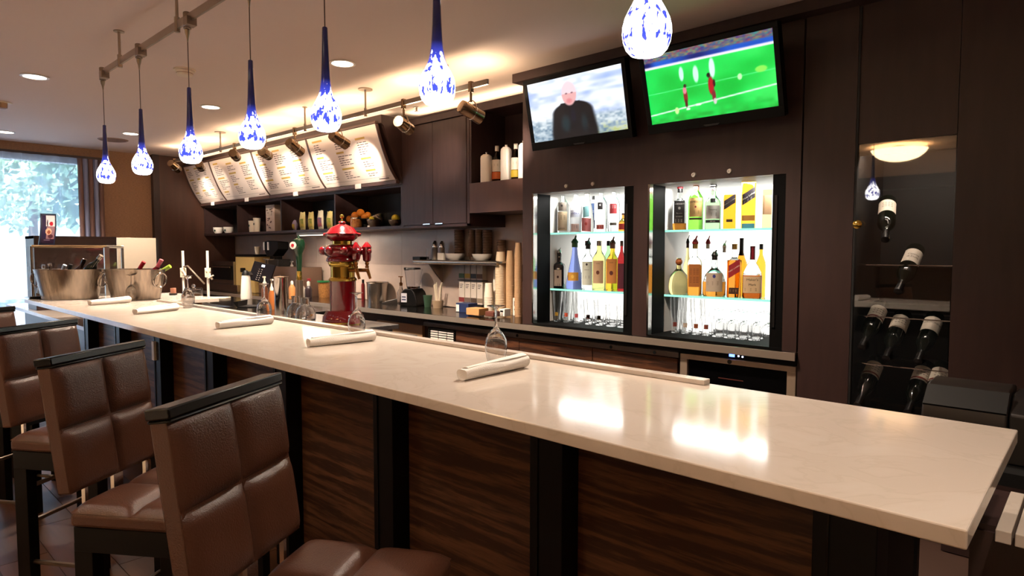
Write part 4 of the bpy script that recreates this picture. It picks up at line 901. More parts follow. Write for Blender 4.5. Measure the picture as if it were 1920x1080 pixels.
pf = thing('picture_frame', 'dark navy picture frame with a drinks photo leaning on the pastry case', 'picture frame', ((-7.0), q0.y, BT+ch+0.013), 0)
fh = ax(90, 400, -7.0).z-(BT+ch+0.013); fw_ = (q1.y-q0.y)
def lean(u, v, o=0.0): return (-0.07*v*v*1.0+o+0.02*math.sin(v*3), u*fw_+0.035*v, v*fh)
FRM = mat('navy_frame', '#1a2036', 0.3)
MB().slab(1, 6, lambda u, v: lean(u, v, 0.004), lambda u, v: lean(u, v, -0.012)).build('frame_board', FRM, pf)
def pic(u, v):
    c = [0.16, 0.13, 0.24]
    if u > 0.35: c = [0.55, 0.42, 0.45]
    if v > 0.6 and u > 0.3: c = [0.86, 0.82, 0.84]
    for hx_, hy_, a, b, col in ((0.52, 0.42, 0.24, 0.12, [0.86, 0.66, 0.55]), (0.55, 0.40, 0.13, 0.07, [0.55, 0.30, 0.22]), (0.72, 0.70, 0.15, 0.08, [0.65, 0.12, 0.18]), (0.42, 0.72, 0.05, 0.14, [0.12, 0.12, 0.22]), (0.70, 0.25, 0.2, 0.07, [0.30, 0.16, 0.20]), (0.85, 0.13, 0.06, 0.05, [0.85, 0.5, 0.5])):
        if ((u-hx_)/a)**2+((v-hy_)/b)**2 < 1: c = col
    if v < 0.16: c = [0.16, 0.10, 0.18] if not (0.1 < v < 0.13 and 0.2 < u < 0.7) else [0.6, 0.5, 0.6]
    return c
vcol('photo_print', rough=0.2)
painted('photo', 40, 60, lambda u, v: lean(0.10+0.80*u, 0.05+0.89*v, 0.0065), pic, MATS['photo_print'], pf)

# ------------------------------------------------------------------ rear drain board with bar gear
DZ = 1.0
db = thing('drain_board', 'steel drain board and black work station behind the bar', 'work station', (0, 0, 0))
dr = az(783, 628, DZ)
MB().box(-7.2, -5.70, 2.47, 3.0, DZ-0.03, DZ).box(-5.70, -4.7, 1.91, 3.0, DZ-0.03, DZ).build('black_board', mat('black_granite', '#0c0b0b', 0.15), db, bevel=0.003, smooth=False)
MB().box(-4.698, -3.5, 1.93, 2.64, DZ-0.03, DZ).box(-3.5, dr.x, 1.93, dr.y, DZ-0.03, DZ).build('steel_board', STE, db, bevel=0.003, smooth=False)
MB().box(-7.15, -5.72, 2.48, 2.95, 0.0, DZ-0.03).box(-5.68, -4.72, 1.95, 2.95, 0.0, DZ-0.03).box(-4.70, -3.52, 1.95, 2.60, 0.0, DZ-0.03).box(-3.52, dr.x-0.02, 1.95, dr.y-0.03, 0.0, DZ-0.03).build('base', BLKM, db, smooth=False)
MB().box(-5.68, -4.72, 1.915, 1.94, DZ, DZ+0.03).build('black_edge', BLK, db, bevel=0.004, smooth=False)
def on_db(px, py): return az(px, py, DZ)

# beer tower
p = on_db(644, 603); tw = thing('beer_tower', 'tall red and brass beer tower with a ball finial behind the bar', 'beer tower', (p.x, p.y, DZ))
S = depth(Vector((p.x, p.y, 1.3)))/FPX
H = lambda y: (606-y)*S
MB().lathe([(0.001, 0), (38*S, 0), (38*S, H(596)), (34*S, H(590)), (30.5*S, H(584)), (0.001, H(584))][:6], 32).build('base_flange', RED, tw)
MB().lathe([(0.001, -0.0), (40*S, 0.0), (40*S, 0.006), (0.001, 0.007)], 32).build('foot_ring', BRA, tw)
MB().lathe([(24.5*S, H(588)), (23.8*S, H(580)), (23.8*S, H(530)), (24.5*S, H(528))], 32).build('red_column', RED, tw)
MB().lathe([(25*S, H(529)), (26*S, H(527)), (24.5*S, H(524)), (22*S, H(522)), (22*S, H(503)), (24.5*S, H(501)), (26.5*S, H(497)), (26*S, H(494))], 32).build('brass_band', BRA, tw)
MB().lathe([(25*S, H(495)), (30*S, H(492)), (29*S, H(487)), (27*S, H(484)), (33*S, H(480)), (36*S, H(473)), (35*S, H(467)), (30*S, H(463)), (22*S, H(461)), (0.001, H(461))], 32).build('middle_body', RED, tw)
for k in range(8):
    a = k*math.pi/4+0.3; MB().sphere((35*S*math.cos(a), 35*S*math.sin(a), H(473)), 8*S, 10, 6).build('boss', RED, tw)
MB().lathe([(18*S, H(462)), (18*S, H(454))], 24).build('brass_collar', BRA, tw)
MB().lathe([(20*S, H(455)), (27*S, H(450)), (31*S, H(444)), (31*S, H(441)), (27*S, H(438)), (21*S, H(430)), (10*S, H(425)), (6*S, H(423)), (7*S, H(420)), (5*S, H(418)), (0.001, H(417))], 32).build('domed_cap', RED, tw)
for k in range(4):
    a = k*math.pi/2+BANG; MB().cyl((0, 0, 0), 4*S, 6*S, 10, Matrix.Translation((29*S*math.cos(a), 29*S*math.sin(a), H(443))) @ Matrix.Rotation(a, 4, 'Z') @ Matrix.Rotation(R_(90), 4, 'Y'), 2.5*S).build('cap_nozzle', RED, tw)
MB().lathe([(2.5*S, H(419)), (1.5*S, H(414)), (2*S, H(413))], 12).sphere((0, 0, H(409)), 4*S, 14, 8).build('ball_finial', BRA, tw)
for off, ph in ((30, -0.1), (47, -0.02)):
    d = BDIR; c = d*off*S+VIEW*(-6*S if off > 40 else -20*S)
    def LT(pr, m, nm): MB().lathe([(r*S, H(y)) for r, y in pr], 16, (c.x, c.y, 0)).build(nm, m, tw)
    LT([(3, 492), (7, 489), (9, 480), (9.5, 472), (8, 466), (5, 462), (2, 457)] if off < 40 else [(3, 494), (7, 491), (8, 484), (8, 470), (9, 466), (6.5, 462), (3, 458), (1, 456)], RED, 'tap_handle')
    for j in range(3):
        a = j*2.1; MB().sphere((c.x+8*S*math.cos(a), c.y+8*S*math.sin(a), H(474)), 5*S, 8, 6).build('handle_boss', RED, tw)
    LT([(3, 505), (4, 503), (2.5, 500), (4, 497), (3, 493)], BRZ, 'tap_stem')
    MB().tube([(c.x*0.5, c.y*0.5, H(509)), (c.x, c.y, H(509))], 3.5*S, 10).tube([(c.x, c.y, H(506)), (c.x+6*S*d.x, c.y+6*S*d.y, H(525))], [3.6*S, 2.6*S], 10).build('faucet', BRZ, tw)

# tall steel shaker tin, glass jugs, pump bottles
def item(px, py, name, lab, cat, z=DZ, group=None, rz=0.0):
    p = az(px, py, z)
    if z == CT and p.y > 4.22: p = ay(px, py, 4.22)
    if z == CT and p.y < 3.85: p = ay(px, py, 3.85)
    t = thing(name, lab, cat, (p.x, p.y, z), rz, group); return t, m_per_px(Vector((p.x, p.y, z+0.05)))
t, s = item(528, 585, 'steel_canister', 'tall polished steel canister standing behind the bar', 'canister')
MB().lathe([(0.001, 0), (12.5*s, 0), (12.5*s, 64*s), (13*s, 66*s), (11*s, 67*s), (2*s, 68*s), (2*s, 70*s), (0.001, 70*s)], 28).build('body', CHR, t)
for k, (px, py, lab) in enumerate(((556, 598, 'left of two squat clear glass decanters behind the bar'), (573, 601, 'right of two squat clear glass decanters behind the bar'))):
    t, s = item(px, py, 'glass_decanter', lab, 'decanter', group='glass decanters behind the bar')
    o = [(0.001, 0.5*s), (17*s, 0), (19*s, 4*s), (19*s, 14*s), (15*s, 24*s), (8*s, 30*s), (8*s, 41*s), (9.5*s, 43*s)]; i_ = [(8.5*s, 43*s), (7*s, 41*s), (7*s, 30.5*s), (14*s, 23*s), (17.6*s, 14*s), (17.6*s, 4*s), (15*s, 2*s), (0.001, 2*s)]
    MB().lathe(o+i_, 24, closed=True).build('glass_body', GLS, t)
t, s = item(510, 580, 'syrup_pump', 'caramel brown pump bottle left of the steel canister', 'pump bottle')
MB().lathe([(0.001, 0), (6*s, 0), (6*s, 28*s), (4*s, 33*s), (3*s, 36*s), (0.001, 36*s)], 16).build('bottle', mat('caramel', '#9a5a2c', 0.2), t); MB().lathe([(3.2*s, 35*s), (3.4*s, 40*s), (1.5*s, 44*s), (1.2*s, 54*s)], 12).box(-1.5*s, 5*s, -1.5*s, 1.5*s, 54*s, 57*s).build('pump', CREAM, t)
t, s = item(497, 572, 'syrup_pump', 'dark pump bottle with a cream head behind the third upturned glass', 'pump bottle')
MB().lathe([(0.001, 0), (6*s, 0), (6*s, 30*s), (3*s, 36*s), (0.001, 36*s)], 16).build('bottle', mat('brown_syrup', '#5a3422', 0.2), t); MB().lathe([(3.4*s, 36*s), (3.4*s, 42*s), (1.5*s, 45*s), (1.2*s, 52*s)], 12).box(-5*s, 2*s, -1.5*s, 1.5*s, 51*s, 54*s).build('pump', CREAM, t)
t, s = item(462, 560, 'milk_pourer', 'white pour bottle with a black spout behind the bar', 'bottle', DZ)
MB().lathe([(0.001, 0), (10*s, 0), (10*s, 8*s), (8*s, 36*s), (7*s, 45*s), (0.001, 45*s)], 20).build('body', WHT, t); MB().lathe([(7.5*s, 44*s), (6*s, 49*s), (3*s, 53*s)], 14).box(-12*s, 0, -2.5*s, 2.5*s, 48*s, 52*s, Matrix.Rotation(0.5, 4, 'Y')).build('spout', BLK, t)
t, s = item(470, 575, 'black_tray', 'black folded tray lying on the work station', 'tray', rz=BANG)
MB().prism([(-24*s, 10*s), (-16*s, 0), (20*s, 0), (28*s, 12*s), (26*s, 12*s), (19*s, 2*s), (-15*s, 2*s), (-14*s, 12*s)], -0.1, 0.1, 'y').build('tray_body', BLK, t)

# manual press with two white posts
p = az(391, 560, 1.0)
jp = thing('juice_press', 'manual juice press with two upright white posts and a lever', 'juice press', (p.x, p.y, DZ), BANG); s = m_per_px(Vector((p.x, p.y, 1.2)))
for nm, off in (('left', -46), ('right', 0)):
    MB().tube([(off*s, 0, 0), (off*s, 0, 90*s)], 2.4*s, 10).build('post', WHT, jp)
    MB().sphere((off*s, 0, 52*s), 5*s, 10, 6, 1.3).box(off*s-4*s, off*s+4*s, -4*s, 4*s, 40*s, 58*s).build('clamp', CREAM, jp, bevel=0.002)
MB().tube([(-43*s, -0.02, 60*s), (-35*s, -0.03, 62*s), (-4*s, -0.03, 28*s)], 1.6*s, 8).build('lever', NIC, jp)
MB().tube([(-44*s, -0.02, 52*s), (-38*s, -0.02, 38*s), (-30*s, -0.02, 40*s)], 1.8*s, 8).build('lever_link', CREAM, jp)
MB().tube([(2*s, -0.02, 38*s), (12*s, -0.02, 44*s)], 1.5*s, 8).tube([(0, -0.01, 50*s), (9*s, -0.01, 36*s)], 2.0*s, 8).build('lever', CREAM, jp)
MB().box(-50*s, 38*s, -0.05, 0.05, -0.0, 3*s).build('base_plate', CREAM, jp, bevel=0.002, smooth=False)

# counter-top equipment (standing on the steel back counter)
def bk(px, py=None, Y=4.1): return ay(px, 500, Y).x
def cbox(name, lab, cat, xl, xr, yt, Y, dep, mt, part='body', bevel=0.004, yb=None, z0=CT):
    a = ay(xl, yt, Y); b = ay(xr, yt, Y); t = thing(name, lab, cat, ((a.x+b.x)/2, Y, z0)); w = b.x-a.x
    h = (a.z+b.z)/2-z0
    MB().box(-w/2, w/2, 0, dep, 0, h).build(part, mt, t, bevel=bevel, smooth=False); return t, w, h
t, w, h = cbox('oven', 'black counter oven with a steel frame and glass door, left of the cream dispenser', 'oven', 395, 437, 490, 3.92, 0.40, STE)
MB().box(-w/2+0.1, w/2-0.03, -0.012, 0, 0.16, h-0.06).build('oven_door', BLK, t, bevel=0.003, smooth=False); MB().box(-w/2+0.12, w/2-0.05, -0.03, -0.018, h-0.09, h-0.07).build('door_handle', CHR, t, smooth=False); MB().box(-w/2+0.02, w/2+0.25, -0.06, -0.012, 0.0, 0.10).build('drip_tray', STE, t, bevel=0.004)
t, w, h = cbox('cream_dispenser', 'cream yellow drink dispenser beside the control screen', 'dispenser', 441, 476, 481, 3.95, 0.3, mat('cream_yellow', '#d9bb78', 0.4), bevel=0.01)
MB().box(-w/2-0.01, w/2+0.01, -0.01, 0.3, h, h+0.03).build('lid', BLK, t, bevel=0.004); MB().box(-0.03, 0.03, -0.05, 0, 0.28, 0.34).build('tap', BLK, t, bevel=0.006)
t = thing('paper_cup', 'cream paper cup standing on the cream dispenser', 'cup', (w/2+t.location.x-0.10, 4.05, CT+h+0.0305))
MB().lathe([(0.001, 0), (0.03, 0), (0.04, 0.10), (0.041, 0.105), (0.001, 0.104)], 16).build('cup_body', CREAM, t)
a = ay(462, 484, 3.86); b = ay(506, 484, 3.86)
t, w, h = cbox('espresso_machine', 'espresso machine with a dark tilted touch panel', 'coffee machine', 484, 560, 500, 4.0, 0.32, mat('machine_taupe', '#6e5648', 0.35, metal=0.3))
P = ay(493, 512, 3.80); s = m_per_px(P)
t2 = thing('touch_panel', 'tilted dark control screen with a lit readout in front of the espresso machine', 'screen', (P.x, P.y, P.z))
Mx = Matrix.Rotation(BANG, 4, 'Z') @ Matrix.Rotation(R_(-15), 4, 'X') @ Matrix(((1, 0.22, 0, 0), (0, 1, 0, 0), (0, 0, 1, 0), (0, 0, 0, 1)))
Mx = Matrix.Rotation(BANG-0.1, 4, 'Z') @ Matrix.Rotation(R_(12), 4, 'Y') @ Matrix.Rotation(R_(-18), 4, 'X')
MB().box(-23*s, 19*s, -0.01, 0.02, -18*s, 19*s, Mx).build('panel', mat('blue_black', '#15161f', 0.2), t2, bevel=0.003, smooth=False)
MB().box(-6*s, 0*s, -0.012, -0.0105, 11*s, 15*s, Mx).build('readout', mat('lit_readout', '#dfe6ff', 0.4, emit='#dfe6ff', es=3), t2, smooth=False, label='lit white readout')
mb = MB()
for i in range(6):
    for j in range(2): mb.box((-9+j*5)*s, (-7+j*5)*s, -0.0115, -0.0105, (5-i*4)*s, (6-i*4)*s, Mx)
mb.build('key_marks', CREAM, t2, smooth=False, kind='stuff'); MB().box(-4*s, 2*s, 0.02, 0.05, -CT*0+(CT-P.z), 0, None).build('stand', BLK, t2)
# hopper (black, over the machine)
P = ay(520, 500, 4.12); s = m_per_px(P)
t = thing('coffee_grinder', 'black funnel shaped bean hopper with white labels over the espresso machine', 'coffee grinder', (P.x, P.y, CT+h+0.0))
z0 = ay(520, 500, 4.12).z-t.location.z; zz = lambda y: (500-y)*s+z0
MB().prism([(-30*s, zz(479)), (-30*s, zz(455)), (-24*s, zz(452)), (0, zz(451)), (28*s, zz(454)), (28*s, zz(468)), (12*s, zz(479)), (8*s, zz(484)), (-18*s, zz(484)), (-22*s, zz(470)), (-30*s, zz(467))][0:1]+[(-31*s, zz(467)), (-31*s, zz(454)), (-10*s, zz(451.5)), (28*s, zz(454)), (28*s, zz(467)), (8*s, zz(480)), (-16*s, zz(480)), (-23*s, zz(470))][0:] if False else [(-31*s, zz(467)), (-31*s, zz(454)), (-10*s, zz(451.5)), (28*s, zz(454)), (28*s, zz(467)), (8*s, zz(480)), (-16*s, zz(480)), (-23*s, zz(470))], -0.09, 0.06, 'y').build('hopper', BLK, t, bevel=0.003, smooth=False)
for x in (-26, -9): MB().box((x-3)*s, (x+3.5)*s, -0.094, -0.09, zz(469), zz(454)).build('white_tag', WHT, t, smooth=False)
MB().box(-25*s, 25*s, -0.08, 0.10, 0.0, zz(486)).build('grinder_head', DKG, t, bevel=0.004); MB().box(-12*s, 6*s, -0.06, 0.05, zz(486), zz(479)).build('neck', BLK, t)
for x in (-2, 8): MB().tube([(x*s, -0.16, zz(486)), (x*s, -0.16, zz(508))], 0.8*s, 6).tube([(x*s, -0.16, zz(486.5)), (x*s, -0.07, zz(486.5))], 0.9*s, 6).cyl((x*s, -0.16, zz(487)), 3*s, 2*s, 10).build('spout', NIC, t)
# beer tap handle, green
P = on_db(572, 578); P = Vector((P.x-0.35, P.y+0.1, DZ))
P = ay(562, 560, 2.75); P.z = DZ; s = m_per_px(Vector((P.x, P.y, 1.3)))
t = thing('draft_tap', 'green beer tap handle with a white emblem left of the red tower', 'beer tap', (P.x, P.y, DZ))
zb = lambda y: ay(562, y, P.y).z-DZ
MB().cyl((0, 0, 0), 7*s, zb(525), 14).build('tap_column', NIC, t); MB().lathe([(5*s, zb(525)), (5*s, zb(510)), (3*s, zb(507))], 14).build('brass_ferrule', BRA, t)
MB().lathe([(4.5*s, zb(508)), (6*s, zb(482)), (6.5*s, zb(475)), (11*s, zb(465)), (11.5*s, zb(456)), (9*s, zb(449)), (3*s, zb(446)), (1*s, zb(440))], 20).build('handle', mat('bottle_green', '#0c2415', 0.2), t)
MB().cyl((0, 0, 0), 7*s, 0.006, 16, Matrix.Translation((-0.25*9*s+3*s, -11.5*s, zb(460))) @ Matrix.Rotation(BANG-0.3, 4, 'Z') @ Matrix.Rotation(R_(90), 4, 'X')).build('emblem', mat('emblem_white', '#cfc8c0', 0.4), t); MB().cyl((0, 0, 0), 3*s, 0.008, 12, Matrix.Translation((-0.25*9*s+3*s, -11.7*s, zb(460))) @ Matrix.Rotation(BANG-0.3, 4, 'Z') @ Matrix.Rotation(R_(90), 4, 'X')).build('emblem_star', RF, t)

def rod(name, lab, cat, px, py, pr, m, part='body', z=CT, seg=18, group=None):
    t, s = item(px, py, name, lab, cat, z, group); MB().lathe([(r*s, h*s) for r, h in pr], seg).build(part, m, t); return t, s
t, s = rod('syrup_pump', 'dark syrup pump with a red top left of the green lidded tub', 'pump bottle', 579, 560, [(0, 0), (7, 0), (7, 18), (3, 24), (0.01, 24)], mat('dark_syrup', '#2a2024', 0.2), 'bottle')
MB().lathe([(3*s, 23*s), (3.4*s, 31*s), (1.2*s, 33*s), (1.2*s, 35*s)], 12).build('collar', WHT, t); MB().box(-2*s, 5*s, -2*s, 2*s, 34*s, 38*s).build('pump', RF, t, bevel=0.002)
t, s = rod('snack_tub', 'clear tub of amber snacks with a green lid on the steel counter', 'tub', 608, 556, [(0, 0), (10, 0), (11, 28), (0.01, 28)], mat('amber_snack', '#b07a42', 0.4, var=0.5, vscale=60), 'tub_body')
MB().lathe([(0.001, 28*s), (12.5*s, 28*s), (12.5*s, 31*s), (0.001, 31*s)], 18).build('lid', GRN, t)
for k, (px, py, c, l) in enumerate(((548, 562, '#c98a52', 'orange sauce bottle behind the glass decanters'), (566, 560, '#d9cfc2', 'pale sauce bottle behind the glass decanters'), (556, 545, '#7a2a22', 'small red topped bottle at the back of the steel counter'))):
    t, s = rod('sauce_bottle', l, 'bottle', px, py, [(0, 0), (6, 0), (6, 20), (2.5, 26), (0.01, 26)], mat('sauce_%d' % k, c, 0.3), 'bottle'); MB().lathe([(2.6*s, 25*s), (2.6*s, 31*s), (1*s, 33*s)], 10).build('cap', WHT, t)
for k, (px, py, hh) in enumerate(((510, 546, 36), (548, 548, 60))):
    t, s = rod('syrup_pump', ['short clear pump bottle with a white head before the espresso machine', 'tall clear pump bottle with a white head right of the espresso machine'][k], 'pump bottle', px, py, [(0, 0), (5, 0), (5, hh-20), (2.5, hh-13), (0.01, hh-13)], mat('syrup_clear', '#8a5c3c', 0.15), 'bottle'); MB().lathe([(3*s, (hh-13)*s), (3*s, (hh-6)*s), (1*s, (hh-3)*s), (1*s, hh*s)], 10).box(-4*s, 4*s, -1.5*s, 1.5*s, hh*s, (hh+2)*s).build('pump', WHT, t)
t, s = rod('stock_pot', 'steel container with a dark rim right of the red tower', 'container', 708, 553, [(0, 0), (19, 0), (20, 36), (21, 37), (21, 38), (19, 38), (18.5, 34), (0.01, 33)], STE, seg=28)
t, s = rod('red_bottle', 'slim bottle with a red band beside the steel container', 'bottle', 681, 552, [(0, 0), (3.5, 0), (3.5, 30), (2, 34), (0.01, 34)], REDD); MB().lathe([(2.2*s, 33*s), (2.2*s, 40*s)], 10).build('cap', BLK, t)
t, s = item(735, 562, 'label_printer', 'flat grey card reader lying on the steel counter left of the blender', 'card reader', CT, rz=0.5)
MB().prism([(-17*s, 0), (17*s, 0), (17*s, 6*s), (10*s, 9*s), (-17*s, 2*s)], -0.05, 0.05, 'y').build('body', DKG, t, bevel=0.003); MB().prism([(-12*s, 3.4*s), (8*s, 8.6*s), (8*s, 9.4*s), (-12*s, 4.2*s)], -0.035, 0.035, 'y').build('face', mat('pale_grey', '#b9b4ae', 0.4), t)
t, s = rod('syrup_pump', 'clear glass pump bottle with a dark pump left of the blender', 'pump bottle', 752, 557, [(0, 0), (7, 0), (7.5, 22), (3, 30), (2.5, 36), (0.01, 36)], GLS, 'bottle')
MB().lathe([(3*s, 35*s), (3.4*s, 40*s), (1.2*s, 42*s), (1.2*s, 51*s)], 10).box(-6*s, 4*s, -1.4*s, 1.4*s, 51*s, 53*s).build('pump', BRZ, t)
t, s = item(774, 566, 'blender', 'black based blender with a clear jar and a lit panel', 'blender', CT, rz=0.25)
MB().prism([(-17*s, 0), (22*s, 0), (22*s, 12*s), (16*s, 26*s), (10*s, 32*s), (-6*s, 32*s), (-15*s, 24*s)], -0.10, 0.10, 'y').build('motor_base', BLK, t, bevel=0.008)
MB().box(-13*s, 0*s, -0.104, -0.10, 7*s, 24*s).build('control_face', mat('white_lit_panel', '#cfd0d8', 0.4), t, smooth=False, label='pale control panel'); MB().box(-11*s, -2*s, -0.106, -0.104, 11*s, 13*s).box(-11*s, -2*s, -0.106, -0.104, 16*s, 18*s).build('buttons', NAVY, t, smooth=False)
MB().lathe([(9*s, 32*s), (10*s, 34*s), (13*s, 66*s), (13.5*s, 68*s), (12.6*s, 68*s), (9*s, 36*s), (0.001, 35*s), (0.001, 32*s)], 20, (2*s, 0, 0), closed=True, rect=6).build('jar', GLS, t)
MB().lathe([(0.001, 68*s), (14*s, 68*s), (13*s, 71*s), (0.001, 71*s)], 18, (2*s, 0, 0)).box(-18*s, -10*s, -3*s, 3*s, 67*s, 71*s).build('jar_lid', DKG, t)
for k in range(4): MB().box(0, 6*s, -1*s, 1*s, 34*s, 36*s, Matrix.Translation((2*s, 0, 0)) @ Matrix.Rotation(k*1.57, 4, 'Z')).build('blade', BRZ, t)
t, s = rod('green_cup', 'green plastic cup on the steel counter right of the blender', 'cup', 802, 567, [(0, 0), (6, 0), (9, 22), (0.01, 22)], mat('dull_green', '#34503c', 0.35))
t, s = rod('straw_jar', 'tall bundle of pale straws in a jar on the steel counter', 'jar', 821, 568, [(0, 0), (9, 0), (11, 14), (0.01, 14)], mat('tan_jar', '#a58d72', 0.3), 'jar')
rr = random.Random(11); STRW = mat('pale_straw', '#d8cbb4', 0.5)
for k in range(14):
    a = rr.uniform(0, 6.28); q = rr.uniform(0.2, 0.8); MB().tube([(6*s*q*math.cos(a), 6*s*q*math.sin(a), 13*s), (13*s*q*math.cos(a), 13*s*q*math.sin(a), rr.uniform(42, 48)*s)], 1.1*s, 6).build('straw', STRW, t)

# wall shelf with bowls
WSY = 4.10
a = ay(775, 488, WSY); b = ay(932, 496, WSY); wz = ay(850, 489, WSY).z
ws = thing('wall_shelf', 'steel wall shelf on brackets holding bowls and glasses', 'shelf', (0, 0, 0))
MB().box(a.x, b.x+0.05, WSY+0.012, 4.358, wz-0.014, wz).tube([(a.x, WSY+0.012, wz-0.016), (b.x, WSY+0.012, wz-0.016)], 0.022, 12).build('shelf_board', STE, ws)
for x in (a.x+0.15, b.x-0.06): MB().prism([(WSY+0.05, wz-0.015), (4.357, wz-0.015), (4.357, wz-0.24)], x, x+0.012, 'x').build('bracket', STE, ws, smooth=False)
def shelf_item(px, Y, name, lab, cat, z, group=None):
    x = ay(px, 480, Y).x; t = thing(name, lab, cat, (x, Y, z), 0, group); return t, m_per_px(Vector((x, Y, z)))
for k, px in enumerate((853, 904)):
    t, s = shelf_item(px, 4.21, 'serving_bowl', ['left white serving bowl on the steel wall shelf', 'right white serving bowl on the steel wall shelf'][k], 'bowl', wz+0.001, 'white bowls on the wall shelf')
    MB().lathe([(0.001, 0), (12*s, 0), (21*s, 6*s), (24.5*s, 13*s), (23.6*s, 13*s), (20*s, 7*s), (11*s, 2*s), (0.001, 2*s)], 28, closed=True, sy=0.55).build('bowl', mat('bowl_white', '#ddd3c6', 0.3), t)
t, s = shelf_item(805, 4.2, 'drinking_glass', 'short clear glass at the left end of the wall shelf', 'glass', wz+0.001); MB().lathe([(0.001, 0), (5*s, 0), (6*s, 22*s), (5.4*s, 22*s), (4.5*s, 1.5*s), (0.001, 1.5*s)], 16, closed=True).build('glass_body', GLS, t)
for k, px in enumerate((816, 829)):
    t, s = shelf_item(px, 4.25, 'salt_shaker', ['left tall shaker with a steel cap on the wall shelf', 'right tall shaker with a steel cap on the wall shelf'][k], 'shaker', wz+0.001, 'shakers on the wall shelf'); MB().lathe([(0.001, 0), (5*s, 0), (5*s, 24*s), (0.001, 24*s)], 14).build('shaker_body', mat('shaker_grey', '#b3a593', 0.2), t); MB().lathe([(5*s, 24*s), (4.6*s, 32*s), (2*s, 36*s), (0.001, 36*s)], 14).build('cap', CHR, t)
t, s = shelf_item(826, 4.18, 'card_holder', 'small cream card standing on the wall shelf', 'card', wz+0.001); MB().box(-9*s, 9*s, 0, 0.02, 0, 14*s).build('card', CREAM, t, smooth=False)
t, s = shelf_item(786, 4.2, 'shelf_tray', 'low black tray on the left end of the wall shelf', 'tray', wz+0.001); MB().box(-11*s, 11*s, -0.04, 0.08, 0, 6*s).build('tray', BLK, t, bevel=0.003)
KR = mat('kraft_brown', '#7d5f48', 0.6)
for k, (px, r, hh) in enumerate(((861, 9.5, 46), (885, 7, 46), (898, 7, 46), (914, 9, 46), (940, 9, 46))):
    t, s = shelf_item(px, 4.31, 'cup_sleeve_stack', ['widest brown cup stack above the left bowl', 'brown cup stack, left of the three above the right bowl', 'brown cup stack, middle of the three above the right bowl', 'brown cup stack, right of the three above the right bowl', 'brown cup stack furthest right by the wall unit'][k], 'cup stack', wz+0.001 if px < 935 else wz-0.09, 'brown cup stacks against the back wall')
    pr = [(0.001, 0)]
    for j in range(10): pr += [(r*0.92*s, (j*4.8+10)*s), (r*s, (j*4.8+14)*s)]
    pr[1] = (r*0.8*s, 0); pr.append((0.001, 58*s)); MB().lathe(pr, 16).build('stacked_cups', KR, t)
# cup stacks on the counter
for k, (px, py, r, hh, col, lab) in enumerate(((917, 566, 9.5, 38, '#e6d9c6', 'short stack of cream lids on the steel counter'), (939, 565, 10.5, 95, '#d8c2a2', 'tallest stack of pale paper cups on the steel counter'), (957, 563, 8.5, 96, '#c9a57c', 'tan paper cup stack beside the tallest stack'), (972, 562, 7.5, 96, '#c09a72', 'tan paper cup stack nearest the wall unit'), (931, 556, 7, 62, '#e9ddcc', 'white paper cup stack behind the pale cups'))):
    P = ay(px, 520, 4.14+0.03*(k % 3)+(0.1 if k == 4 else 0)); s = m_per_px(P)
    t = thing('paper_cup_stack', lab, 'cup stack', (P.x, P.y, CT+0.0005), 0, 'paper cup stacks on the counter'); zt = (hh*s)+0.02
    if hh > 50:
        ztop = ay(px, {939: 472, 957: 470, 972: 455, 931: 506}[px], P.y).z-CT
    else: ztop = ay(px, 531, P.y).z-CT
    n = max(4, int(ztop/0.022)); pr = [(0.001, 0)]
    for j in range(n-4): z = j*(ztop-0.11)/(n-4); pr += [(r*s, z), (r*s, z+0.010), (r*0.95*s, z+0.012)]
    pr += [(r*0.95*s, ztop-0.10), (r*0.72*s, ztop), (0.001, ztop)]
    MB().lathe(pr, 18).build('stacked_cups', mat('cup_%d' % k, col, 0.6), t)
# syrup cartons with printed bands
P = ay(860, 520, 4.30)
cx0 = ay(860, 520, 4.28).x; cx1 = ay(905, 520, 4.28).x
for r_ in range(2):
    for c_ in range(4):
        w = (cx1-cx0)/4; x = cx0+(c_+0.5)*w; zz0 = CT+0.06+r_*0.235; hh = 0.225
        t = thing('drink_carton', ['green', 'yellow', 'black', 'brown', 'red', 'grey', 'dark brown', 'tan'][c_+4*(1-r_)]+' banded white carton, '+['lower', 'upper'][r_]+' row against the back wall', 'carton', (x, 4.28, zz0), 0, 'white cartons against the back wall')
        MB().box(-w/2+0.004, w/2-0.004, 0, 0.06, 0, hh).build('carton', mat('carton_white', '#cfc3b4', 0.5), t, bevel=0.003)
        MB().box(-w/2+0.004, w/2-0.004, -0.0015, 0.0, 0.015, 0.06).build('colour_band', mat('band_%d' % (c_+4*r_), ['#7a2a26', '#6b5a50', '#4a3a2c', '#8a7a66', '#3c5c32', '#c9a52c', '#1c1c20', '#6a4a28'][c_+4*r_], 0.5), t, smooth=False)
        mb = MB()
        for i in range(3): mb.box(-w/2+0.02, w/2-0.02-0.008*i, -0.0015, 0.0, hh-0.04-i*0.016, hh-0.034-i*0.016)
        mb.build('print', INK, t, smooth=False, kind='stuff')
cr = thing('carton_rack', 'wire rack under the white cartons', 'rack', (0, 0, 0))
MB().box(cx0, cx1, 4.26, 4.35, CT+0.0, CT+0.058).box(cx0, cx1, 4.265, 4.35, CT+0.287, CT+0.292).build('rack_body', DKG, cr, smooth=False)
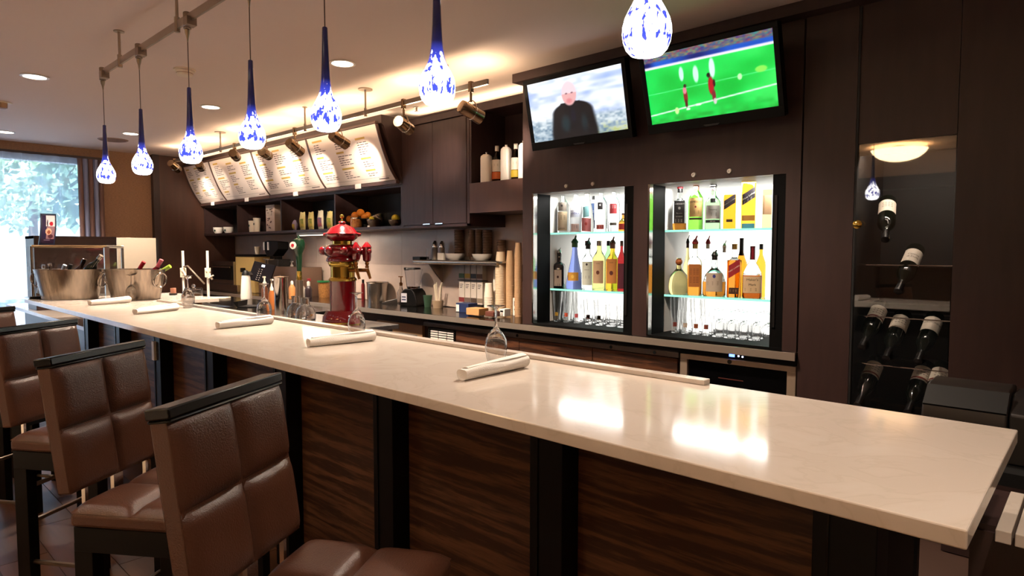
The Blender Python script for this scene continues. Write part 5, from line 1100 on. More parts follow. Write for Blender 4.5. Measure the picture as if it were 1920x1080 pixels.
# tray with boxes
P = az(905, 588, CT); t = thing('dark_tray', 'flat dark folded tray at the front edge of the steel counter', 'tray', (P.x, P.y+0.10, CT), 0.15); s = m_per_px(P)
MB().prism([(-58*s, 11*s), (-44*s, 0), (34*s, 0), (40*s, 11*s), (37*s, 11*s), (32*s, 2*s), (-42*s, 2*s), (-54*s, 12*s)], -0.10, 0.14, 'y').build('tray_body', DKG, t)
def top_box(px, py, Y, w, d, h, m, name, lab, cat, rz=0.0, lift=0.011):
    x = ay(px, py, Y).x; t = thing(name, lab, cat, (x, Y, CT+lift), rz); s = m_per_px(Vector((x, Y, CT)))
    MB().box(-w/2*s, w/2*s, -d/2, d/2, 0, h*s).build('box', m, t, bevel=0.003); return t, s
t, s = top_box(895, 575, 3.93, 34, 0.12, 13, mat('cardboard', '#b88a58', 0.7), 'cardboard_box', 'open tan cardboard box in the dark tray', 'box')
t, s = top_box(925, 575, 3.95, 22, 0.10, 9, mat('brown_box', '#5a2c1e', 0.6), 'brown_box', 'small dark red brown box beside the cardboard box', 'box')
t, s = top_box(947, 572, 4.02, 13, 0.08, 14, WHT, 'timer', 'small white timer with a dark window', 'timer'); MB().box(-4*s, 3*s, -0.042, -0.04, 8*s, 11*s).build('window', BLK, t, smooth=False); MB().lathe([(3*s, 0), (3*s, 0.003)], 12, (0, 0, 0), Matrix.Translation((0, -0.04, 4*s)) @ Matrix.Rotation(R_(90), 4, 'X')).build('dial', mat('dial_grey', '#a8a096', 0.4), t)
t, s = top_box(875, 570, 4.12, 34, 0.12, 17, NAVY, 'blue_box', 'blue carton lying before the white cartons', 'box', lift=0.0005); MB().box(-16*s, -8*s, -0.062, -0.06, 1*s, 14*s).build('white_patch', WHT, t, smooth=False)
t, s = top_box(970, 548, 4.2, 13, 0.05, 33, WHT, 'white_card', 'upright white carton with small print by the wall unit', 'carton', lift=0.0005); MB().box(-3*s, 0, -0.027, -0.025, 10*s, 13*s).box(-3*s, 1*s, -0.027, -0.025, 18*s, 28*s).build('print', INK, t, smooth=False)
t = thing('wall_phone', 'black phone like unit on the back wall beside the wall unit', 'phone', (ay(968, 510, 4.33).x, 4.33, 1.28)); MB().prism([(-0.1, 0.0), (-0.06, 0.08), (0.02, 0.10), (0.09, 0.09), (0.09, -0.06), (0.02, -0.07), (-0.07, -0.04)], -0.07, 0.028, 'y').build('body', BLK, t, bevel=0.006); MB().cyl((0, 0, 0), 0.006, 0.003, 8, Matrix.Translation((0.0, -0.07, 0.02)) @ Matrix.Rotation(R_(90), 4, 'X')).build('dial', NIC, t)

# ------------------------------------------------------------------ register at the right end
P = ay(1742, 722, 2.5); Q = ay(1897, 740, 2.5)
rg = thing('cash_printer', 'dark rounded register printer behind the right end of the bar', 'printer', (0, 0, 0))
zt = ay(1760, 722, 2.42).z
MB().prism([(2.40, zt-0.055), (2.385, zt-0.10), (2.39, zt-0.17), (2.42, zt-0.21), (2.66, zt-0.21), (2.66, zt-0.01), (2.60, zt+0.0), (2.49, zt-0.004)], P.x, Q.x, 'x').build('body', mat('register_plastic', '#241e1b', 0.4), rg, bevel=0.006)
MB().prism([(2.392, zt-0.058), (2.397, zt-0.064), (2.47, zt-0.0125), (2.465, zt-0.0065)], P.x+0.002, Q.x-0.002, 'x').build('seam', BLKM, rg, smooth=False)
MB().prism([(2.40, zt-0.06), (2.39, zt-0.21), (2.66, zt-0.21), (2.66, zt-0.02), (2.50, zt-0.012)], Q.x+0.004, Q.x+0.20, 'x').build('side_unit', mat('register_side', '#1b1715', 0.45), rg, bevel=0.006)
wt = thing('work_table', 'black work table under the register printer', 'table', (0, 0, 0))
MB().box(P.x-0.1, 1.0, 2.3, 2.75, zt-0.25, zt-0.2105).build('table_top', BLKM, wt, smooth=False)
for x, y in ((P.x-0.07, 2.33), (P.x-0.07, 2.72), (0.97, 2.33), (0.97, 2.72)): MB().box(x-0.02, x+0.02, y-0.02, y+0.02, 0, zt-0.25).build('leg', BLKM, wt, smooth=False)

# ------------------------------------------------------------------ things on the open shelf run
SZ = SHZ+0.0285
def on_shelf(px, Y, name, lab, cat, group=None, z=SZ, rz=0.0):
    x = ay(px, 430, Y).x; t = thing(name, lab, cat, (x, Y, z), rz, group); return t, m_per_px(Vector((x, Y, z)))
LOGO = mat('logo_dark_green', '#23402f', 0.5)
for k, px in enumerate((409, 428)):
    t, s = on_shelf(px, 4.05, 'coffee_cup', ['left white round cup in the first shelf bay', 'right white round cup in the first shelf bay'][k], 'cup', 'white cups on the shelf')
    MB().lathe([(0.001, 0), (5*s, 0), (8*s, 5*s), (8.6*s, 12*s), (8*s, 12*s), (7*s, 5*s), (0.001, 1.5*s)], 20, closed=True).build('cup_body', WHT, t)
    MB().cyl((0, 0, 0), 2*s, 0.002, 10, Matrix.Translation((3*s, -7.4*s, 6*s)) @ Matrix.Rotation(0.4, 4, 'Z') @ Matrix.Rotation(R_(90), 4, 'X')).build('logo', LOGO, t)
for k, (px, hh) in enumerate(((473, 21), (482, 26))):
    t, s = on_shelf(px, 4.05+0.03*k, 'paper_cup', ['shorter white paper cup in the second shelf bay', 'taller white paper cup in the second shelf bay'][k], 'cup', 'paper cups on the shelf')
    MB().lathe([(0.001, 0), (5*s, 0), (6.6*s, hh*s), (7*s, (hh+0.6)*s), (6.4*s, (hh+1)*s), (0.001, (hh)*s)], 18).build('cup_body', CREAM, t); MB().cyl((0, 0, 0), 2.2*s, 0.002, 10, Matrix.Translation((1*s, -6.3*s, hh*0.6*s)) @ Matrix.Rotation(R_(90), 4, 'X')).build('logo', LOGO, t)
t, s = on_shelf(507, 4.02, 'tea_carton', 'tall printed tea carton in the second shelf bay', 'carton'); MB().box(-17*s, 17*s, 0, 0.12, 0, 50*s).build('carton', mat('tea_paper', '#cdb6a4', 0.6), t, bevel=0.003)
rr = random.Random(4)
MB().box(-16*s, 6*s, -0.003, 0, 30*s, 49*s).build('pale_panel', mat('tea_pale', '#b9a898', 0.6), t, smooth=False)
mb = MB()
for i in range(16):
    z = rr.uniform(4, 44); x = rr.uniform(-15, 9); mb.box(x*s, (x+rr.uniform(2, 6))*s, -0.005, -0.003, z*s, (z+rr.uniform(1, 2.4))*s)
mb.build('print', mat('tea_ink', '#4a2c26', 0.6), t, smooth=False, kind='stuff')
BAGC = [('#d9c98a', '#3c7a3a'), ('#d4c27a', '#2f6f3c'), ('#e2d8bc', '#3c5a80'), ('#dccb84', '#4a8a44'), ('#cfc08c', '#6a7a3a')]
BL = ['snack bag with green print at the left of the third shelf bay', 'snack bag with bright green print, second in the third shelf bay', 'pale snack bag with blue print in the third shelf bay', 'snack bag with yellow green print beside the shelf divider', 'purple and clear snack packet at the far left of the third shelf bay']
for k, px in enumerate((568, 584, 602, 619, 553)):
    t, s = on_shelf(px, 4.04+0.02*(k % 2), 'snack_bag', BL[k], 'snack bag', 'snack bags on the shelf')
    w = 9.2 if k < 4 else 5; hh = (34 if k != 2 else 36) if k < 4 else 20
    def bag(sg):
        def f(u, v): q = (math.sin(math.pi*min(1, max(0, v*1.02)))**0.6)*(1-abs(2*u-1)**3); return ((u-0.5)*2*w*s*(0.9+0.1*abs(2*v-1)), sg*0.035*q, v*hh*s+0.004*math.sin(9*u+k)*v)
        return f
    MB().slab(8, 8, bag(-1), bag(1)).build('bag', mat('bag_%d' % k, BAGC[k][0] if k < 4 else '#9a8aa8', 0.35, var=0.0), t)
    b1 = bag(-1)
    def inset(u0, u1, v0, v1): return lambda u, v: Vector(b1(u0+u*(u1-u0), v0+v*(v1-v0)))+Vector((0, -0.002, 0))
    MB().grid(6, 6, inset(0.1, 0.9, 0.15, 0.62)).build('print_panel', mat('bagprint_%d' % k, BAGC[k][1], 0.4, var=0.7, vscale=25, col2='#caa83a' if k != 2 else '#b04a3a'), t, fix=False)
t = thing('shelf_light_strip', 'white light strip under the shelf behind the red tower', 'light', (ay(600, 440, 3.98).x, 3.97, SHZ)); w_ = ay(628, 440, 3.97).x-ay(549, 440, 3.97).x
MB().box(-w_/2, w_/2, -0.03, 0.03, -0.035, -0.001).build('housing', WHT, t, bevel=0.004); MB().box(-w_/2+0.02, w_/2-0.02, -0.024, 0.024, -0.040, -0.035).build('diffuser', mat('strip_diffuser', '#fff6e6', 0.5, emit='#fff2dc', es=2.5), t, smooth=False, label='glowing diffuser')
lamp('strip_lamp', 'AREA', (t.location.x, 3.97, SHZ-0.042), 7, WARM2, (t.location.x, 4.05, 0), shape='RECTANGLE', size=w_*0.95, size_y=0.05)
# fruit
SIL = mat('silver_bowl', '#b7ada0', 0.2, metal=1.0, bump=0.5, bscale=70)
def bowl(px, Y, r, tilt, lab, name='fruit_bowl', lift=0.0):
    t, s = on_shelf(px, Y, name, lab, 'bowl'); t.location.z += lift; t.rotation_euler = tilt
    MB().lathe([(0.001, 0), (r*0.45*s, 0), (r*0.85*s, r*0.5*s), (r*s, r*1.0*s), (r*0.96*s, r*1.0*s), (r*0.80*s, r*0.52*s), (r*0.4*s, 0.08*r*s), (0.001, 0.08*r*s)], 24, closed=True).build('bowl', SIL, t); return t, s
t, s = bowl(702, 4.08, 15, (0, 0, 0), 'hammered silver bowl with a lemon in the fourth shelf bay'); tA = t
t2, _ = bowl(715, 4.16, 18, (0.15, -0.35, 0), 'tall silver bowl leaning behind the lemon bowl', lift=0.03)
t3, _ = bowl(741, 4.08, 13, (0, 0, 0), 'small hammered silver bowl at the right of the fourth shelf bay')
LEM = mat('lemon_peel', '#d8c22a', 0.4, bump=0.3, bscale=300); ORA = mat('orange_peel', '#e0801c', 0.45, bump=0.3, bscale=300)
def fruit(x, y, z, r, m, name, lab, group):
    t = MB().sphere((0, 0, 0), r, 16, 10).build(name, m, None); t.location = (x, y, z); tag(t, lab, name, group); return t
fruit(tA.location.x-0.01, 4.06, SZ+15.5*s, 0.036, LEM, 'lemon', 'lemon in the hammered bowl in the middle of the fourth bay', 'lemons'); fruit(t3.location.x+0.02, 4.07, SZ+15*s, 0.042, LEM, 'lemon', 'lemon on the bowl at the right end of the fourth bay', 'lemons')
P = ay(668, 425, 4.02); jr = thing('fruit_jar', 'clear jar of red brown sweets below the oranges', 'jar', (P.x, 4.02, SZ)); MB().lathe([(0.001, 0), (11*s, 0), (11*s, 17*s), (0.001, 17*s)], 20).build('sweets', mat('jar_sweets', '#9c4a2a', 0.3, var=0.7, vscale=50, col2='#d8a05a'), jr); MB().lathe([(11*s, 17*s), (10*s, 19*s), (10*s, 20*s), (0.001, 20*s)], 20).build('lid', SIL, jr)
ot = thing('orange_basket', 'low basket stand holding a heap of oranges on the shelf', 'basket', (ay(680, 425, 4.10).x, 4.14, SZ)); MB().lathe([(0.001, 0), (8*s, 0), (8*s, 8*s), (24*s, 17*s), (24*s, 18*s), (22*s, 18*s), (0.001, 12*s)], 24).build('basket_body', DKG, ot)
OR = [(655, 4.08, 411, 7), (666, 4.06, 405, 8), (676, 4.09, 399, 7.5), (684, 4.12, 406, 7), (690, 4.15, 403, 6), (672, 4.16, 409, 7)]
for k, (px, Y, py, r) in enumerate(OR):
    q = ay(px, py, Y); fruit(q.x, Y, q.z, r*s, ORA, 'orange', ['leftmost orange of the heap on the shelf', 'large front orange of the heap', 'topmost orange of the heap', 'orange right of the topmost one', 'rightmost orange of the heap', 'orange at the back of the heap'][k], 'oranges on the shelf')
t, s = on_shelf(660, 3.935, 'price_card', 'tiny white price card on the fourth bay shelf edge', 'card'); t.location.x = ay(690, 430, 3.93).x; MB().box(-3*s, 3*s, 0, 0.01, 0, 3*s).build('card', WHT, t, smooth=False)

# pastry dome left of the press
P = on_db(338, 566); P = az(338, 572, DZ); t = thing('cake_stand', 'round pastry stand with a clear lid beside the right tub', 'cake stand', (P.x, P.y+0.12, DZ)); s = m_per_px(P)
MB().lathe([(0.001, 0), (14*s, 0), (17*s, 8*s), (18*s, 14*s), (17*s, 14*s), (13*s, 3*s), (0.001, 3*s)], 24, closed=True).build('basket', mat('wicker_brown', '#8a5f3e', 0.6, bump=0.8, bscale=120), t)
MB().lathe([(0.001, 13*s), (16*s, 14*s), (12*s, 18*s), (0.001, 19*s)], 20).build('pastries', mat('pastry', '#c98a4a', 0.6, var=0.6, vscale=60), t)
MB().lathe([(16.5*s, 14*s), (16.5*s, 28*s), (15*s, 31*s), (0.001, 32*s), (0.001, 31*s), (14*s, 30*s), (15.6*s, 28*s), (15.6*s, 14*s)], 24, closed=True).sphere((0, 0, 35*s), 3.5*s, 12, 8).build('clear_lid', GLS, t)
t = thing('black_cup', 'black cup with a pink top right of the steel tub', 'cup', (P.x-0.22, P.y+0.02, DZ)); MB().lathe([(0.001, 0), (5*s, 0), (7.5*s, 20*s), (0.001, 20*s)], 16).build('cup_body', BLK, t); MB().lathe([(5*s, 20*s), (5*s, 30*s), (0.001, 30*s)], 14).build('pink_top', mat('pink_paper', '#c98a70', 0.6), t)

# ------------------------------------------------------------------ bottles and glasses
def gl(name, c, rough=0.02, ior=1.34): return mat(name, c, rough, trans=1.0, ior=ior)
G = dict(clear=gl('bottle_clear', '#f6fbfa'), frost=mat('bottle_frost', '#eef2f6', 0.5, trans=0.6, ior=1.2), green=gl('bottle_green_glass', '#7fd24a'), green2=gl('bottle_soft_green', '#a6dca0'), amber=gl('bottle_amber', '#e0913a'), gold=gl('bottle_gold', '#f2b93c'),
         pale=gl('bottle_pale_gold', '#ecdc9a'), brown=gl('bottle_brown', '#a5521c'), dark=mat('bottle_black_glass', '#17141c', 0.06), blue=gl('bottle_blue', '#7f8fd0'), red=gl('bottle_red', '#9c2a2c'), orange=gl('bottle_orange', '#e8a02c'), olive=gl('bottle_olive', '#d9d68a'))
def flat(name, c, rough=0.55): return mat('paint_'+name, c, rough)
CAPS = dict(red=flat('cap_red', '#b3262e'), black=flat('cap_black', '#161414', 0.35), gold=mat('cap_gold', '#b08a4a', 0.3, metal=0.8), white=flat('cap_white', '#ece6da'), silver=mat('cap_silver', '#b9b4ae', 0.25, metal=1.0), wax=flat('cap_wax', '#8a1a2c', 0.25), brown=flat('cap_brown', '#5a3422'), green=flat('cap_green', '#2f5a34'), cork=flat('cap_cork', '#b0622c'))
KINDS = {  # radius fractions of the body radius, height fractions of the full height
    'std': [(0, 0.0), (0.93, 0.0), (1, 0.012), (1, 0.60), (0.93, 0.66), (0.62, 0.735), (0.40, 0.79), (0.34, 0.83), (0.34, 0.985), (0.38, 0.985), (0.38, 1.0), (0, 1.0)],
    'tallneck': [(0, 0.0), (0.93, 0.0), (1, 0.012), (1, 0.52), (0.92, 0.58), (0.55, 0.68), (0.36, 0.76), (0.30, 0.86), (0.30, 0.985), (0.36, 0.985), (0.36, 1), (0, 1)],
    'square': [(0, 0.0), (0.96, 0.0), (1, 0.012), (1, 0.62), (0.86, 0.68), (0.44, 0.735), (0.34, 0.76), (0.34, 0.985), (0.40, 0.985), (0.40, 1), (0, 1)],
    'cone': [(0, 0.0), (0.95, 0.0), (1, 0.02), (0.98, 0.12), (0.80, 0.32), (0.52, 0.58), (0.36, 0.74), (0.30, 0.86), (0.30, 0.985), (0.36, 0.985), (0.36, 1), (0, 1)],
    'squat': [(0, 0.0), (0.90, 0.0), (1, 0.03), (1, 0.40), (0.92, 0.50), (0.62, 0.62), (0.34, 0.70), (0.24, 0.77), (0.24, 0.98), (0.28, 0.98), (0.28, 1), (0, 1)],
    'round': [(0, 0.0), (0.80, 0.0), (0.96, 0.06), (1, 0.20), (0.96, 0.38), (0.78, 0.54), (0.48, 0.64), (0.28, 0.70), (0.22, 0.80), (0.22, 0.985), (0.26, 0.985), (0.26, 1), (0, 1)],
    'pear': [(0, 0.0), (0.95, 0.0), (1, 0.03), (1, 0.20), (0.86, 0.42), (0.72, 0.60), (0.52, 0.76), (0.36, 0.86), (0.34, 0.985), (0.38, 0.985), (0.38, 1), (0, 1)],
    'box': [(0, 0.0), (0.97, 0.0), (1, 0.012), (1, 0.985), (0.97, 1.0), (0, 1.0)],
}
def arc(r, mid, wid, z0, z1, seg=10, rect=0.0, tilt=0.0):
    mb = MB()
    def R(a): return r if not rect else r/((abs(math.cos(a))**rect+abs(math.sin(a))**rect)**(1/rect))
    def f(u, v): a = mid-wid/2+wid*u; q = R(a); return (q*math.cos(a), q*math.sin(a), z0+(z1-z0)*v+tilt*(u-0.5))
    mb.grid(seg, 2, f); return mb, f
def bottle(name, lab, px, ytop, ybase, wpx, Y, zb, kind, glass, cap='black', pourer=None, labels=(), texts=(), liquid=None, group=None, capfrac=0.10, seg=18, mid=-1.15):
    x = ay(px, 440, Y).x; s = m_per_px(Vector((x, Y, zb))); h = max(ay(px, ytop, Y).z-zb, 0.05); r = wpx/2*s*1.1
    if pourer: hb = h*0.86
    else: hb = h
    rect = 6.0 if kind in ('square', 'box') else (5.0 if name == 'square_bottle' else 0.0)
    t = thing(name, lab, 'bottle', (x, Y, zb+0.0006), R_(25) if rect else 0.0, group)
    pr = [(max(a*r, 0.0004), b*hb) for a, b in KINDS[kind]]
    if rect: pr = [(a*0.86, b) for a, b in pr]
    MB().lathe(pr, seg if not rect else 24, rect=rect).build('glass_body', G[glass], t)
    rl = r*1.015*(0.86 if rect else 1.0); m_ = mid-(R_(25) if rect else 0)
    if liquid:
        c, z1 = liquid; MB().lathe([(max(a*r*(0.86 if rect else 1)*1.006, 0.0004), b) for a, b in ((0, -0.0002), (0.94, 0.0), (1, 0.02*hb), (1, z1*hb))], seg if not rect else 24, rect=rect).build('liquid', G[c], t)
    nr = [a for a, b in KINDS[kind] if b > 0.97][0]*r*1.12*(0.86 if rect else 1)
    if cap and kind != 'box':
        MB().lathe([(nr, hb*(1-capfrac)), (nr*1.03, hb*(1-capfrac)), (nr, hb*1.004), (0.0005, hb*1.006)], 14).build('cap', CAPS[cap], t)
    if pourer:
        pm = CAPS[pourer]
        mb = MB().lathe([(nr*1.1, hb*0.99), (nr*1.25, hb+0.006), (nr*0.8, hb+0.022), (nr*0.5, hb+0.03)], 12)
        mb.tube([(0, 0, hb+0.02), (0.002, 0, hb+0.5*(h-hb)), (0.012, 0, h*0.99)], [nr*0.45, nr*0.35, nr*0.26], 8); mb.build('pourer', pm, t)
    for k, (z0, z1, wid, col, tilt) in enumerate(labels):
        mb, f = arc(rl, m_, wid, z0*hb, z1*hb, 10, rect, tilt*hb); lo = mb.build('label', flat('label_'+col.lstrip('#'), col), t, fix=False)
        for (ki, tx, size, zc, col2) in texts:
            if ki != k: continue
            mt = MB(); rr = rl*1.012
            def place(xx, yy):
                a = m_+xx/rr; q = rr if not rect else rr/((abs(math.cos(a))**rect+abs(math.sin(a))**rect)**(1/rect))
                return (q*math.cos(a), q*math.sin(a), zc*hb+yy+tilt*hb*(a-m_)/wid)
            if tx == '#':   # illegible small print: short strokes
                for j in range(4):
                    for i in range(3): 
                        l_ = size*(0.8+0.5*((i*7+j*3) % 3)); x0 = -wid*rr*0.38+i*wid*rr*0.27
                        mt.add([place(x0, -j*size*1.1), place(x0+min(l_, wid*rr*0.22), -j*size*1.1), place(x0+min(l_, wid*rr*0.22), -j*size*1.1+size*0.35), place(x0, -j*size*1.1+size*0.35)], [(0, 1, 2, 3)])
            elif tx == 'o':
                n = 14; pts = [place(size*math.cos(2*math.pi*i/n), size*1.2*math.sin(2*math.pi*i/n)) for i in range(n)]; mt.add(pts, [tuple(range(n))])
            else: text(mt, tx, size, place)
            mt.build('print', flat('ink_'+col2.lstrip('#'), col2), lo, fix=False, smooth=False)
    return t
def sz(y): return y
YB1, YB2 = 4.06, 4.16
A = 'left niche upper shelf'; B_ = 'left niche lower shelf'; Cc = 'right niche upper shelf'; Dd = 'right niche lower shelf'
gA, gB, gC, gD = 'bottles on the '+A, 'bottles on the '+B_, 'bottles on the '+Cc, 'bottles on the '+Dd
bt = bottle
bt('liquor_bottle', 'clear flavoured spirit bottle with a tan label, leftmost on the '+A, 1056, 358, 435, 20, YB1, SH1, 'std', 'clear', 'silver', None, [(0.05, 0.50, 1.9, '#cdb897', 0), (0.52, 0.72, 1.6, '#6b6258', 0)], [(0, '#', 0.008, 0.40, '#4a3c30'), (0, 'LEMON', 0.014, 0.10, '#2a2420'), (1, 'o', 0.008, 0.64, '#221c1a')], group=gA)
bt('liquor_bottle', 'short dark bottle half hidden behind the tan labelled bottle', 1037, 391, 431, 10, YB2, SH1, 'box', 'dark', None, group=gA)
bt('liquor_bottle', 'frosted white bottle with blue lettering on the '+A, 1080, 356, 435, 21, YB1, SH1, 'std', 'frost', 'white', None, [(0.36, 0.52, 1.8, '#dfe4f2', 0), (0.02, 0.20, 1.4, '#f0d4cc', 0)], [(0, 'VODKA', 0.020, 0.44, '#3d4a9c'), (1, '#', 0.006, 0.16, '#7a6a6a')], group=gA)
bt('liquor_bottle', 'clear pear shaped bottle with a teal and pink fruit label', 1101, 358, 434, 22, YB1, SH1, 'pear', 'clear', 'white', None, [(0.36, 0.62, 1.0, '#8fcad0', 0.03), (0.02, 0.34, 1.6, '#e0888a', -0.02)], [(1, 'o', 0.010, 0.20, '#c9504a')], group=gA)
bt('liquor_bottle', 'clear bottle with a dark blue vertical stripe on the '+A, 1112, 368, 433, 12, YB2, SH1, 'std', 'clear', 'black', None, [(0.10, 0.80, 1.0, '#37507e', 0), (0.12, 0.34, 1.6, '#1c2444', 0)], [(0, '#', 0.005, 0.6, '#dfe4ee')], group=gA)
bt('liquor_bottle', 'clear square shouldered bottle with a black emblem and small red label', 1127, 352, 434, 22, YB1, SH1, 'std', 'clear', 'silver', None, [(0.50, 0.66, 0.8, '#2a2628', 0), (0.06, 0.16, 1.2, '#c0524c', 0)], [(0, 'o', 0.006, 0.60, '#e8e4dc'), (1, '#', 0.004, 0.13, '#f0d8d0')], group=gA)
bt('liquor_bottle', 'clear bottle with a red shield label on the '+A, 1151, 351, 434, 20, YB1, SH1, 'std', 'clear', 'red', None, [(0.40, 0.62, 1.3, '#a8343a', 0), (0.14, 0.20, 1.2, '#4a443c', 0)], [(0, '#', 0.006, 0.58, '#e8d4cc')], group=gA)
bt('liquor_bottle', 'clear bottle with a green cap behind the red shield bottle', 1159, 350, 433, 12, YB2, SH1, 'std', 'clear', 'green', None, group=gA)
bt('liquor_bottle', 'orange brown bottle cut by the right jamb on the '+A, 1168, 400, 433, 16, YB1, SH1, 'squat', 'amber', 'brown', None, [(0.1, 0.42, 1.8, '#a0302a', 0)], group=gA)

bt('square_bottle', 'short black square bottle with a cream picture label on the '+B_, 1049, 464, 537, 22, YB1, SH2, 'square', 'dark', 'black', 'silver', [(0.06, 0.52, 1.2, '#d9c8b8', 0)], [(0, 'o', 0.009, 0.32, '#4a2620'), (0, '#', 0.005, 0.12, '#2a2420')], group=gB)
bt('liquor_bottle', 'cone shaped blue violet bottle with a yellow sun label', 1078, 441, 539, 30, YB1, SH2, 'cone', 'blue', 'green', 'green', [(0.18, 0.36, 1.3, '#d9a040', 0)], [(0, 'o', 0.012, 0.27, '#f0c860')], group=gB)
bt('liquor_bottle', 'clear rum bottle with a round black emblem on the '+B_, 1103, 445, 540, 22, YB1, SH2, 'std', 'clear', 'black', 'black', [(0.10, 0.62, 1.7, '#dfe6d8', 0)], [(0, 'o', 0.008, 0.56, '#221c1c'), (0, 'SUPERIOR', 0.009, 0.44, '#3a3430'), (0, '#', 0.005, 0.30, '#5a5248')], group=gB)
bt('liquor_bottle', 'pale yellow rum bottle with a tan picture label', 1124, 452, 541, 24, YB1, SH2, 'std', 'olive', 'silver', None, [(0.14, 0.60, 1.6, '#cfae8a', 0)], [(0, 'o', 0.013, 0.36, '#6a3a2a'), (0, 'SILVER', 0.010, 0.54, '#3a2a22')], group=gB)
bt('liquor_bottle', 'amber rum bottle with an orange picture label', 1149, 443, 542, 23, YB1, SH2, 'std', 'gold', 'brown', 'brown', [(0.16, 0.68, 1.7, '#d08a48', 0)], [(0, 'o', 0.014, 0.38, '#5a2420'), (0, 'SPICED', 0.010, 0.60, '#3a1a14')], group=gB)
bt('liquor_bottle', 'dark red bottle at the right jamb of the '+B_, 1166, 452, 543, 14, YB1, SH2, 'std', 'red', 'brown', None, [(0.05, 0.55, 1.7, '#5a2030', 0)], group=gB)
bt('liquor_bottle', 'clear bottle with a red neck behind the rum bottles', 1100, 452, 538, 14, YB2, SH2, 'std', 'clear', 'red', None, group=gB)
bt('liquor_bottle', 'green bottle with a dark cap behind the amber rum bottle', 1141, 452, 539, 16, YB2, SH2, 'std', 'green2', 'black', None, group=gB)

bt('square_bottle', 'square whiskey bottle with a black label and red pourer on the '+Cc, 1274, 341, 427, 26, YB1, SH1, 'square', 'clear', 'black', 'red', [(0.16, 0.70, 1.35, '#1c1818', 0)], [(0, "JACK DANIEL'S", 0.0085, 0.62, '#d8d2c8'), (0, 'o', 0.008, 0.52, '#8a8680'), (0, 'Tennessee', 0.009, 0.40, '#d8d2c8'), (0, 'WHISKEY', 0.010, 0.32, '#d8d2c8'), (0, '#', 0.005, 0.25, '#b8b2a8')], liquid=('amber', 0.16), group=gC)
bt('liquor_bottle', 'bright green whiskey bottle with a tan label on the '+Cc, 1304, 339, 427, 25, YB1, SH1, 'std', 'green', 'brown', None, [(0.26, 0.64, 1.9, '#cfa96a', 0), (0.20, 0.24, 1.9, '#3a2a1c', 0)], [(0, 'JAMESON', 0.019, 0.56, '#3a1a14'), (0, 'o', 0.006, 0.46, '#8a2420'), (0, '#', 0.005, 0.38, '#5a4430')], capfrac=0.20, group=gC)
bt('liquor_bottle', 'soft green gin bottle with a grey label and a round seal', 1336, 338, 427, 27, YB1, SH1, 'std', 'green2', 'silver', 'black', [(0.24, 0.56, 2.0, '#b5b2a8', 0), (0.15, 0.22, 2.0, '#20282a', 0), (0.62, 0.72, 0.6, '#1c1c1c', 0)], [(0, 'Tanqueray', 0.013, 0.46, '#3a4a3c'), (1, 'DRY GIN', 0.008, 0.185, '#d8d8d0'), (0, '#', 0.005, 0.38, '#5a6258')], group=gC)
bt('square_bottle', 'square amber whisky carton with a slanted black label', 1367, 366, 426, 24, YB1, SH1, 'box', 'orange', None, None, [(0.66, 0.92, 1.5, '#2a2026', 0.20), (0.20, 0.28, 0.9, '#3a2a20', 0)], [(0, 'BLACK LABEL', 0.011, 0.79, '#c9c2b8')], group=gC)
bt('square_bottle', 'tall gold whisky carton with a slanted black label and teal base', 1402, 339, 425, 27, YB1, SH1, 'box', 'gold', None, None, [(0.56, 0.78, 1.5, '#241c22', 0.16), (0.16, 0.27, 1.5, '#b07a30', 0), (0.0, 0.10, 1.5, '#4aa0b0', 0)], [(0, 'Blue Label', 0.016, 0.67, '#e8e0d0'), (0, '#', 0.005, 0.61, '#b8b0a8')], group=gC)
bt('liquor_bottle', 'pale peach bottle cut by the right jamb on the '+Cc, 1437, 356, 424, 18, YB1, SH1, 'box', 'pale', None, None, [(0.35, 0.85, 1.6, '#e3b88a', 0)], group=gC)

bt('liquor_bottle', 'round fluted tequila decanter with an orange ball stopper', 1274, 484, 545, 34, YB1, SH2, 'round', 'pale', None, None, group=gD)
p_ = bpy.data.objects[[o.name for o in bpy.data.objects if o.get('label') == 'round fluted tequila decanter with an orange ball stopper'][0]]
s_ = m_per_px(p_.location); MB().sphere((0, 0, 60*s_), 6.5*s_, 14, 8).build('ball_stopper', CAPS['cork'], p_)
bt('square_bottle', 'tall square amber tequila bottle with a red pourer', 1304, 441, 547, 27, YB1, SH2, 'square', 'clear', 'gold', 'red', [(0.16, 0.60, 1.4, '#a8642c', 0)], [(0, '#', 0.010, 0.50, '#6a3a18'), (0, '#', 0.010, 0.34, '#6a3a18')], liquid=('amber', 0.58), group=gD)
bt('liquor_bottle', 'slim clear bottle with a black pourer behind the fluted decanter', 1290, 440, 545, 14, YB2, SH2, 'tallneck', 'pale', 'brown', 'black', group=gD)
bt('liquor_bottle', 'clear bottle with a red pourer behind the crown label decanter', 1328, 441, 546, 20, YB2, SH2, 'tallneck', 'clear', 'silver', 'red', group=gD)
bt('liquor_bottle', 'wide round whisky decanter with a purple crown label', 1341, 468, 549, 38, YB1, SH2, 'round', 'clear', 'black', 'black', [(0.12, 0.58, 1.5, '#b9a894', 0)], [(0, 'o', 0.010, 0.50, '#3a3a8a'), (0, '#', 0.006, 0.36, '#6a5a4a')], liquid=('amber', 0.36), group=gD)
bt('liquor_bottle', 'clear bottle with a thin silver pourer behind the red label bottle', 1359, 450, 547, 18, YB2, SH2, 'tallneck', 'clear', 'silver', 'silver', group=gD)
